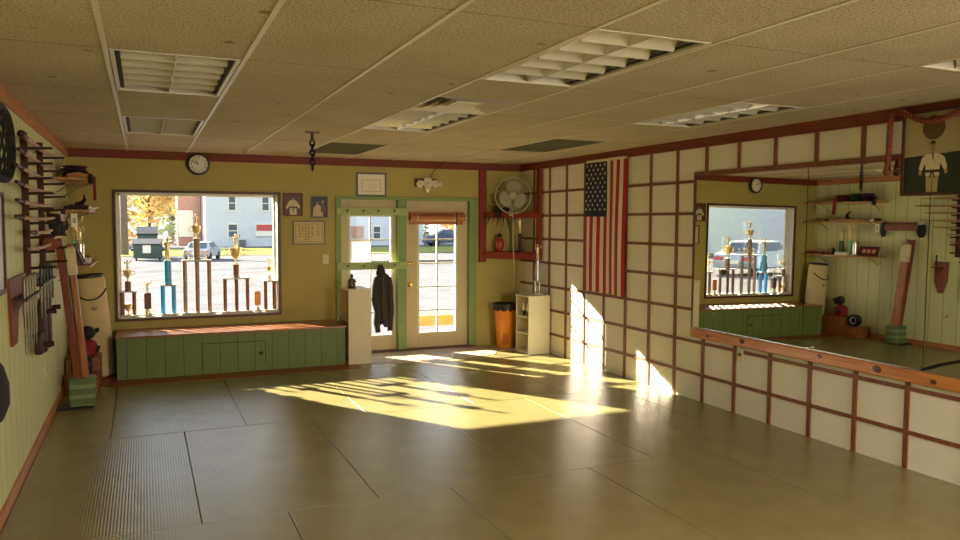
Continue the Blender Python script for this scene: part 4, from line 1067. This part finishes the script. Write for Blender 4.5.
t = thing('red_tray', (XL+.18, 8.17, zs), 'red patterned tray propped up at the near end of the lowest corner shelf', 'tray')
rt = rotm('Y', -22)
MB().obox((XL+.19,8.17,zs+.073), (.02,.32,.135), rt).build('panel', 'redcloth', t, bevel=.004)
b = MB()
for sy, sz, ly, lz in ((0,.066,.32,.012),(0,-.062,.32,.012),(.155,0,.012,.13),(-.155,0,.012,.13)): b.obox(Vector((XL+.19,8.17,zs+.073))+rt@Vector((.008,sy,sz)), (.026,ly,lz), rt)
b.build('rim', 'darkwood', t, smooth=False)
b = MB(); c0 = Vector((XL+.19,8.17,zs+.073))
for yy in (.085, 0, -.085):
    for q in range(5): b.ball(c0+rt@Vector((.011, yy+.02*math.cos(q*2*PI/5), .02*math.sin(q*2*PI/5))), .002, .012, .009, 8, 5)
b.build('pale_blossoms', 'flower', t)
for k, (y0, y1, x, z, r, m_, lab) in enumerate(((9.30,8.95,.13,zs,.022,'plankred','reddish wooden handle lying at the corner end of the lowest shelf'),(9.32,9.0,.20,zs,.024,'plankdark','dark wooden handle in front on the corner end of the lowest shelf'),(9.25,8.92,.165,zs+.046,.018,'oak','pale wooden handle lying on top of two others on the lowest shelf'))):
    tag(MB().tube([(XL+x,y0,z+r),(XL+x,(y0+y1)/2,z+r),(XL+x+.01,y1,z+r)], [r,r*.9,r], 10).build('practice_baton', m_), lab, 'baton', 'batons on the lowest shelf')
t = thing('black_figurine', (XL+.17, 8.84, zs), 'small black figurine on the lowest corner shelf left of the trophies', 'figurine')
b = MB(); b.lathe([(.035,0),(.04,.02),(.028,.05),(.02,.08)], (XL+.17,8.84,zs), 12); b.ball((XL+.175,8.84,zs+.095), .02, seg=10, rings=7); b.build('figure', 'black', t)

# punching bag
t = thing('punching_bag', (-.47, 9.06, .006), 'tall cream canvas punching bag standing in the corner beside the bench', 'punching bag')
bt = Matrix.Rotation(math.radians(-4.5), 3, 'Y')
pb = (-.455, 9.08, .012)
MB().lathe([(.13,0),(.148,.02),(.152,.3),(.150,.7),(.146,1.02),(.140,1.055),(.13,1.06)], pb, 28, bt).build('bag_body', 'canvas', t)
MB().lathe([(.13,1.058),(.142,1.062),(.142,1.085),(.12,1.095),(.02,1.08)], pb, 28, bt).build('top_rim', 'black', t)
b = MB(); pts = []
for k in range(11):
    a = math.radians(-160+140*k/10); pts.append(Vector(pb)+bt@Vector((.158*math.cos(a), .158*math.sin(a), .93-.10*math.sin(PI*k/10))))
MB().tube(pts, .008, 7).build('rope_handle', 'darkwood', t)
c0 = Vector(pb)+bt@Vector((.02,-.15,.74)); MB().ball(c0, .032, .003, .022, 12, 6).build('round_badge', 'colgrey', t)
# wooden box, speaker, gear
t = thing('wooden_box', (-.6, 8.62, .006), 'brown wooden box on the floor between the leaning post and the punching bag', 'box')
b = MB(); b.box(XL+.02, -.43, 8.50, 8.86, .006, .295); b.build('tall_part', 'boxwood', t, bevel=.004)
b = MB(); b.box(XL+.02, -.43, 8.22, 8.498, .006, .165); b.build('low_part', 'boxwood', t, bevel=.004)
t = thing('round_speaker', (-.55, 8.36, .165), 'round black speaker with pale centre on the low end of the wooden box', 'speaker')
rx = rotm('Z', 0)@rotm('Y', 90)
MB().lathe([(.06,-.07),(.085,-.05),(.092,0),(.088,.05),(.07,.055),(.06,.04)], (-.55,8.36,.258), 22, rx).build('drum', 'black', t)
MB().lathe([(.058,.038),(.05,.045),(.03,.03),(.003,.035)], (-.55,8.36,.258), 18, rx).build('cone', 'paper', t)
t = thing('red_headgear', (-.55, 8.62, .295), 'red padded headgear on top of the wooden box', 'headgear')
MB().lathe([(.06,0),(.095,.03),(.105,.09),(.085,.15),(.04,.175),(.004,.18)], (-.55,8.62,.295), 18).build('shell', 'redcloth', t)
MB().tube([(-.45,8.60,.36),(-.44,8.56,.40),(-.455,8.54,.35)], .014, 8).build('cheek_pad', 'black', t)
t = thing('black_glove', (-.55, 8.66, .475), 'black padded glove lying on top of the red headgear', 'glove')
MB().lathe([(.035,-.08),(.05,-.05),(.07,.01),(.06,.07),(.02,.10)], (-.54,8.66,.53), 14, rotm('X', 70)).build('mitt', 'blackcloth', t)
MB().tube([(-.49,8.63,.53),(-.455,8.66,.56),(-.46,8.70,.55)], [.02,.024,.016], 8).build('thumb', 'blackcloth', t)
# makiwara post
t = thing('makiwara_post', (-.53, 7.64, .004), 'leaning wooden striking post with cream pad in a green wrapped base by the left wall', 'striking post')
MB().box(XL+.02, -.44, 7.52, 7.78, .004, .018).build('base_plate', 'black', t)
MB().box(-.635, -.425, 7.545, 7.74, .018, .275).build('wrapped_base', 'greenwrap', t, bevel=.02)
MB().beam((-.495,7.645,.22), (-.60,7.585,1.46), .105, .045, (1,0,0)).build('front_plank', 'plankred', t, bevel=.004)
MB().beam((-.560,7.645,.22), (-.68,7.575,1.51), .105, .055, (1,0,0)).build('back_plank', 'plankdark', t, bevel=.004)
MB().beam((-.528,7.645,.20), (-.60,7.615,.85), .10, .04, (1,0,0)).build('wedge', 'plankdark', t)
pA = Vector((-.495,7.645,.22)); pB = Vector((-.60,7.585,1.46)); u_ = (pB-pA).normalized()
MB().beam(pB-u_*.27, pB-u_*.02, .118, .075, (1,0,0)).build('striking_pad', 'pad', t, bevel=.012)
# black bag at picture edge
t = thing('gear_bag', (XL+.075, 4.2, .70), 'black gear bag hanging on the left wall at the picture edge', 'bag')
MB().lathe([(.03,-.02),(.11,.0),(.16,.06),(.16,.16),(.12,.24),(.05,.30),(.03,.32)], (XL+.075,4.20,.72), 18, None, .45, 1.25).build('bag_body', 'blackcloth', t)
MB().tube([(XL+.06,4.14,1.0),(XL+.002,4.20,1.14),(XL+.06,4.26,1.0)], .010, 7).build('strap', 'blackcloth', t)

# ------------------------------------------------------------------ window trophies
SZ = WZ0+.012; TY = 9.455
def trophy_base(name, x, lab): return thing('window_trophy', (x, TY, SZ), lab, 'trophy', 'trophies on the window sill')
def column_trophy(x0, x1, ncol, zplate, colm, lab, top, cw=.022, basem='marble', wide=.03):
    xc = (x0+x1)/2; t = trophy_base('t', xc, lab)
    MB().box(x0-wide, x1+wide, TY-.055, TY+.055, SZ, SZ+.022).build('base', basem, t, bevel=.004)
    for k in range(ncol):
        x = x0+(x1-x0)*k/(ncol-1) if ncol > 1 else xc
        yy = TY-.015 if (ncol == 3 and k == 1) else TY+.01
        MB().lathe([(cw,0),(cw,zplate-SZ-.022)], (x,yy,SZ+.022), 12).build('column', colm, t)
    MB().box(x0-.03, x1+.03, TY-.05, TY+.05, zplate, zplate+.016).build('plate', basem, t, bevel=.003)
    top(t, xc, zplate+.016); return t
def top_a(colm, hcol, r, hcup, hfig):
    def fn(t, x, z):
        MB().lathe([(r*1.15,0),(r*1.15,.01),(r,.015),(r,hcol),(r*1.2,hcol+.005)], (x,TY,z), 12).build('riser', colm, t); z += hcol+.005
        if hcup: b = MB(); cup(b, (x,TY,z), hcup); b.build('cup', 'gold', t); z += hcup*.92
        if hfig: b = MB(); figure(b, (x,TY,z), hfig); b.build('figure', 'gold', t)
    return fn
t1 = column_trophy(-.235, -.115, 2, .865, 'walnut', 'two column walnut trophy with gold cup at the far left of the window', top_a('walnut', .10, .032, .13, .13))
b = MB(); cup(b, (-.175,TY,SZ+.022), .12); b.build('small_cup', 'gold', t1)
t2 = trophy_base('t', .025, 'small brown trophy with gold figure between the walnut and the blue trophies')
MB().box(-.02,.07,TY-.035,TY+.035,SZ,SZ+.03).build('base','marble',t2,bevel=.003); b = MB(); b.lathe([(.035,0),(.03,.05),(.032,.055)], (.025,TY,SZ+.03), 12); b.build('stem','gold',t2)
MB().box(-.012,.062,TY-.03,TY+.03,SZ+.085,SZ+.265).build('column','walnut',t2,bevel=.004); b = MB(); figure(b,(.025,TY,SZ+.265),.14); b.build('figure','gold',t2)
column_trophy(.185, .30, 2, .925, 'bluetrophy', 'bright blue trophy with two columns below and one above', top_a('bluetrophy', .27, .040, 0, .27), .027)
t4 = column_trophy(.425, .69, 3, 1.205, 'colgrey', 'largest three column trophy in the middle of the window with tall gold figure', top_a('colgrey', .24, .038, .15, .15), .025, wide=.05)
for sx in (.47, .65): b = MB(); figure(b, (sx,TY,1.221), .11); b.build('side_figure', 'gold' if sx > .5 else 'paper', t4)
column_trophy(.865, 1.12, 3, .985, 'walnut', 'three column trophy with gold cup right of the largest trophy', top_a('walnut', .15, .035, .20, .18), .022, wide=.055)
t6 = trophy_base('t', 1.235, 'small orange plaque trophy between the two right hand column trophies')
MB().box(1.195,1.275,TY-.035,TY+.035,SZ,SZ+.025).build('base','marble',t6,bevel=.003); MB().lathe([(.03,0),(.012,.03),(.012,.05)], (1.235,TY,SZ+.025), 12).build('stem','gold',t6)
MB().box(1.20,1.272,TY-.012,TY+.012,SZ+.075,SZ+.245).build('plaque','orangetrophy',t6,bevel=.01)
column_trophy(1.33, 1.43, 2, .945, 'walnut', 'two column walnut trophy at the far right of the window', top_a('paper', .06, .03, .10, .13), .022, wide=.025)

# ------------------------------------------------------------------ outdoors
def gbox(x0,x1,y0,y1,z0,z1): return B(x0,x1,y0,y1,z0,z1)
struct(B(-90, 90, YO, 120, GZ-.3, GZ).build('ground', 'asphalt', smooth=False), 'grey asphalt parking lot outside')
bpy.data.objects['ground'].name = 'trim_14'
struct(B(-60, 70, 43, 53.5, GZ, GZ+.03).build('trim_15', 'grass', smooth=False), 'sunlit grass strip beyond the parking lot')
struct(B(-3, 9, YO, YO+1.6, GZ, GZ+.06).build('trim_16', 'concrete', smooth=False), 'concrete walk outside the door')
struct(B(9, 60, 33, 33.4, GZ, GZ+.1).build('trim_17', 'concrete', smooth=False), 'concrete kerb of the parking lot')
def hwin(t, x0, x1, y, z0, z1, fm='white'):
    w_ = MB()
    for a in ((x0-.08,x1+.08,z1,z1+.1),(x0-.08,x1+.08,z0-.1,z0),(x0-.08,x0,z0,z1),(x1,x1+.08,z0,z1),(x0,x1,(z0+z1)/2-.03,(z0+z1)/2+.03)): w_.box(a[0],a[1],y-.06,y,a[2],a[3])
    w_ = w_.build('window', fm, t, smooth=False); MB().box(x0,x1,y-.03,y-.001,z0,z1).build('pane', 'extglass', w_, smooth=False)
t = thing('blue_house', (9, 62, GZ), 'pale blue sided two storey house across the parking lot', 'house')
MB().box(4.05, 13.6, 58, 70, GZ, 6.2).build('walls', 'siding', t, smooth=False)
b = MB(); b.prism([(3.6,6.2),(14.0,6.2),(8.8,9.3)], (0,57.6,0), (1,0,0), (0,0,1), (0,13,0)); b.build('roof', 'roof', t, smooth=False)
hwin(t, 5.66, 6.1, 58, 2.5, 3.5); hwin(t, 8.0, 8.45, 58, 2.5, 3.5); hwin(t, 5.62, 6.2, 58, .55, 1.45); hwin(t, 11.2, 11.9, 58, 2.5, 3.5); hwin(t, 11.2, 11.9, 58, .5, 1.5)
s_ = MB().box(7.5, 8.85, 57.9, 57.999, .6, 1.5).build('sign_window', 'paper', t, smooth=False); MB().box(7.55, 8.8, 57.88, 57.9, 1.0, 1.46).build('red_panel', 'signred', s_, smooth=False)
MB().box(6.35, 6.75, 57.6, 57.998, GZ, .35).build('meter_box', 'roof', t)
t = thing('brick_garage', (1.5, 66, GZ), 'brick garage building with white door left of the blue house', 'building')
MB().box(2.35, 4.0, 62, 66, GZ, 4.2).build('walls', 'brick', t, smooth=False); MB().box(2.4, 3.45, 61.94, 62, .5, 2.5).build('garage_door', 'paper', t, smooth=False)
MB().box(2.25, 4.03, 61.8, 66, 4.2, 4.4).build('roof', 'roof', t, smooth=False)
t = thing('white_house', (19, 62, GZ), 'white sided house with brown garage door seen through the left door', 'house')
MB().box(14.2, 20.5, 58, 68, GZ, 5.6).build('walls', 'siding2', t, smooth=False)
b = MB(); b.prism([(13.9,5.6),(20.8,5.6),(17.3,8.2)], (0,57.6,0), (1,0,0), (0,0,1), (0,11,0)); b.build('roof', 'roof', t, smooth=False)
MB().box(14.6, 15.6, 57.94, 58, .4, 1.35).build('garage_door', 'brick', t, smooth=False); hwin(t, 16.4, 16.9, 58, .4, 1.3); hwin(t, 17.8, 18.3, 58, 2.4, 3.4)
t = thing('grey_house', (-30, 48, GZ), 'pale house reflected in the mirror, beyond the window', 'house')
MB().box(-38, -29, 40, 50, GZ, 4.5).build('walls', 'siding', t, smooth=False); b = MB(); b.prism([(-38.4,4.5),(-28.6,4.5),(-33.5,7.2)], (0,39.6,0), (1,0,0), (0,0,1), (0,11,0)); b.build('roof', 'roof', t, smooth=False)
hwin(t, -36, -35, 40, .8, 2.2); hwin(t, -32.5, -31.5, 40, .8, 2.2)
# dumpsters
def dumpster(x, y, w, d_, h, lab, label_sheet):
    t = thing('dumpster', (x, y, GZ), lab, 'dumpster')
    b = MB(); b.prism([(0,.12),(d_,.12),(d_,h*.9),(.12,h*.78),(-.06,h*.70)], (x-w/2,y-d_/2,GZ), (0,1,0), (0,0,1), (w,0,0)); b.build('bin_body', 'dumpster', t, smooth=False)
    b = MB(); b.prism([(-.1,h*.71),(d_+.04,h*.92),(d_+.04,h*.97),(-.1,h*.76)], (x-w/2-.04,y-d_/2,GZ), (0,1,0), (0,0,1), (w+.08,0,0)); b.build('lid', 'black', t, smooth=False)
    b = MB()
    for k in range(5): xx = x-w/2+w*(k+.5)/5; b.box(xx-.03,xx+.03,y-d_/2-.05,y-d_/2,GZ+.12,GZ+h*.68)
    b.build('ribs', 'dumpster', t, smooth=False)
    for sx in (-1, 1): MB().box(x+sx*(w/2+.05)-.05, x+sx*(w/2+.05)+.05, y-.5*d_*.6, y+.3*d_, GZ+h*.42, GZ+h*.54).build('lift_pocket', 'dumpster', t); MB().lathe([(.06,-.04),(.06,.04)], (x+sx*w*.4, y-d_*.4, GZ+.06), 10, rotm('Y', 90)).build('wheel', 'tyre', t)
    if label_sheet: MB().box(x-.22, x+.12, y-d_/2-.062, y-d_/2-.052, GZ+.35, GZ+.72).build('paper_label', 'paper', t, smooth=False)
dumpster(.16, 38.9, 1.24, .95, 1.03, 'dark green dumpster with white sheet on its front in the parking lot', True)
dumpster(.16, 41.5, .9, .9, 1.6, 'taller dark dumpster standing behind the green one', False)
# cars
def car(x, y, rz, m_, lab, s=1.):
    t = thing('parked_car', (x, y, GZ), lab, 'car', None); t.rotation_euler = (0,0,rz); t.scale = (s, s, s)
    o = Vector((x, y, GZ))
    def q(p): return o+Vector(p)
    prof = [(-2.1,.28),(-2.15,.55),(-2.05,.82),(-1.5,.90),(-1.0,1.32),(.45,1.36),(1.15,.92),(1.95,.78),(2.12,.55),(2.1,.28)]
    b = MB(); n = len(prof); vs = []
    for sx, sc in ((-.86,1),(-.80,1),(.80,1),(.86,1)):
        pass
    for sx in (-1, 1):
        for a, z in prof: vs.append(q((sx*(.86 if z < 1 else .68), a, z)))
    b.add(vs, [tuple(range(n)), tuple(range(n, 2*n))[::-1]]+[(i, i+n, (i+1) % n+n, (i+1) % n) for i in range(n)])
    b.build('body', m_, t, bevel=.05)
    g_ = MB()
    g_.add([q((-.62,-1.47,.95)),q((.62,-1.47,.95)),q((.58,-1.06,1.29)),q((-.58,-1.06,1.29))], [(0,1,2,3)]); g_.build('rear_window', 'extglass', t, smooth=False)
    g_ = MB(); g_.add([q((-.66,1.10,.99)),q((.66,1.10,.99)),q((.58,.56,1.32)),q((-.58,.56,1.32))], [(0,1,2,3)]); g_.build('windscreen', 'extglass', t, smooth=False)
    for sx in (-1, 1):
        g_ = MB(); g_.add([q((sx*.845,-1.15,.96)),q((sx*.845,.85,.96)),q((sx*.715,.38,1.30)),q((sx*.715,-.92,1.29))], [(0,1,2,3)]); g_.build('side_window', 'extglass', t, smooth=False)
        for a in (-1.3, 1.35): MB().lathe([(.20,-.11),(.31,-.10),(.31,.10),(.20,.11)], q((sx*.78, a, .31)), 18, rotm('Y', 90)).build('wheel', 'tyre', t)
        MB().obox(q((sx*.62,-2.14,.66)), (.36,.06,.14), Matrix.Identity(3)).build('tail_light', 'signred', t)
    MB().box(*[c for p in zip(q((-.26,-2.2,.46)), q((.26,-2.16,.60))) for c in p]).build('number_plate', 'paper', t)
car(2.55, 38.6, -.30, 'carsilver', 'silver car parked near the blue house, seen behind the largest trophy', .64)
car(21.4, 54.5, 1.45, 'cardark', 'dark blue car on the left seen through the entrance door', .95)
car(26.2, 55, 1.62, 'carsilver', 'silver car on the right seen through the entrance door', .95)
car(-13.5, 24, 1.2, 'carsilver', 'pale car outside, reflected in the mirror through the window', 1.)
# trees
def tree(x, y, h, r, m_, lab, n=900, seed=1, trunk=.16, base=-.02):
    rnd = random.Random(seed); t = thing('autumn_tree', (x, y, GZ), lab, 'tree', 'trees beyond the parking lot')
    b = MB(); b.tube([(x,y,GZ-.05),(x+.1,y,GZ+h*.35),(x-.05,y,GZ+h*.7)], [trunk,trunk*.8,trunk*.4], 8)
    for k in range(7):
        a = rnd.uniform(0,2*PI); z0 = GZ+h*rnd.uniform(.3,.6); b.tube([(x,y,z0),(x+math.cos(a)*r*.4,y+math.sin(a)*r*.4,z0+h*.12),(x+math.cos(a)*r*.8,y+math.sin(a)*r*.8,z0+h*.25)], [trunk*.4,trunk*.25,.02], 5)
    b.build('trunk', 'bark', t)
    b = MB(); cl = [(rnd.uniform(-.6,.6)*r, rnd.uniform(-.6,.6)*r, h*rnd.uniform(base+.12,.9)) for _ in range(16)]
    for _ in range(n):
        c = rnd.choice(cl); d_ = Vector((rnd.gauss(0,1),rnd.gauss(0,1),rnd.gauss(0,1)))*r*.22
        p = Vector((x,y,GZ))+Vector(c)+d_; u = Vector((rnd.uniform(-1,1),rnd.uniform(-1,1),rnd.uniform(-1,1))).normalized(); v = u.cross(Vector((.3,.5,.8))).normalized(); s_ = r*.075
        b.quad(p-u*s_-v*s_*.6, p+u*s_-v*s_*.6, p+u*s_+v*s_*.6, p-u*s_+v*s_*.6)
    b.build('crown', m_, t, smooth=False)
tree(-2.6, 62, 6.5, 2.6, 'autumn1', 'orange autumn tree at the left of the window view', 1000, 1)
tree(.4, 70, 7, 2.9, 'autumn2', 'yellow autumn tree behind the dumpster', 1000, 2)
tree(2.6, 82, 9, 4.0, 'evergreen', 'greenish tree behind the brick garage', 900, 3)
tree(-8.0, 66, 7, 3.0, 'autumn2', 'pale yellow tree farther left beyond the lot', 800, 4)
tree(24.2, 70, 5.5, 2.6, 'evergreen', 'green tree behind the cars seen through the entrance door', 900, 5)
tree(30.0, 73, 6, 2.8, 'autumn1', 'orange tree behind the cars seen through the entrance door', 900, 6)
tree(19.0, 84, 7, 3.2, 'evergreen', 'green tree far behind the dark blue car', 600, 7)
tree(-36, 58, 8, 2.9, 'autumn2', 'yellow tree reflected in the mirror beyond the window', 800, 8)
tree(-29, 57, 8, 2.6, 'evergreen', 'green tree reflected in the mirror near the pale car', 800, 9)
t = thing('utility_pole', (-.95, 45, GZ), 'grey wooden utility pole at the left of the window view', 'pole')
MB().tube([(-.95,45,GZ),(-.95,45,8)], [.20,.15], 12).build('pole', 'bark', t); MB().box(-2.0,.1,44.92,45.08,7.2,7.35).build('cross_arm', 'bark', t)
for zz in (6.9, 7.3): MB().tube([(-14,46,zz+.6),(-.95,45,zz),(14,46,zz+.6)], .025, 5).build('wire', 'black', t)
t = thing('garden_bench', (4.0, 11.3, GZ+.06), 'weathered yellow wooden bench outside the entrance door', 'bench')
for k in range(4): MB().box(3.45, 4.75, 11.0+.12*k, 11.1+.12*k, .20, .235).build('slat', 'yellowwood', t)
MB().box(3.45,4.75,11.0,11.03,.08,.20).build('apron','yellowwood',t)
for x in (3.5, 4.66):
    for y in (11.03, 11.42): MB().box(x, x+.06, y-.03, y+.03, GZ, .20).build('leg', 'yellowwood', t)

# ------------------------------------------------------------------ light
wd = bpy.data.worlds.new('sky'); SC.world = wd; wd.use_nodes = True
n = wd.node_tree.nodes; l = wd.node_tree.links; bg = n['Background']
tc = n.new('ShaderNodeTexCoord'); sp = n.new('ShaderNodeSeparateXYZ'); l.new(tc.outputs['Generated'], sp.inputs[0])
rp = n.new('ShaderNodeValToRGB'); rp.color_ramp.elements[0].position = .0; rp.color_ramp.elements[1].position = .6
rp.color_ramp.elements[0].color = (.96, .97, 1, 1); rp.color_ramp.elements[1].color = (.66, .79, 1, 1)
l.new(sp.outputs['Z'], rp.inputs[0]); l.new(rp.outputs[0], bg.inputs['Color']); bg.inputs['Strength'].default_value = 1.5

sd = bpy.data.lights.new('sun', 'SUN'); sd.energy = 40; sd.angle = .012; sd.color = (1, .89, .71)
so = bpy.data.objects.new('sun', sd); COL.objects.link(so)
dirv = Vector((1.32, -2.015, -1)).normalized(); so.rotation_euler = dirv.to_track_quat('-Z', 'Y').to_euler()

def area(loc, size, e, color, target):
    a = bpy.data.lights.new('fill_lamp', 'AREA'); a.shape = 'RECTANGLE'; a.size, a.size_y = size; a.energy = e; a.color = color
    o = bpy.data.objects.new('fill_lamp', a); COL.objects.link(o); o.location = loc
    o.rotation_euler = (Vector(target)-Vector(loc)).to_track_quat('-Z', 'Y').to_euler(); return o
area((4.05, -1.9, 1.6), (1.2, 1.5), 140, (1, .91, .74), (.2, 7, 1.2))  # added fill light behind the camera, stands for no real fitting
area((1.6, .6, 2.42), (3.0, 2.4), 85, (1, .91, .74), (1.6, .6, 0))  # added overhead fill, out of view, not one of the ceiling fittings

SC.view_settings.view_transform = 'Standard'
SC.view_settings.look = 'None'
SC.view_settings.exposure = 0.40
SC.cycles.use_denoising = True
SC.cycles.max_bounces = 10; SC.cycles.diffuse_bounces = 5; SC.cycles.glossy_bounces = 5; SC.cycles.transparent_max_bounces = 12
SC.cycles.caustics_reflective = False; SC.cycles.caustics_refractive = False
SC.cycles.sample_clamp_indirect = 6
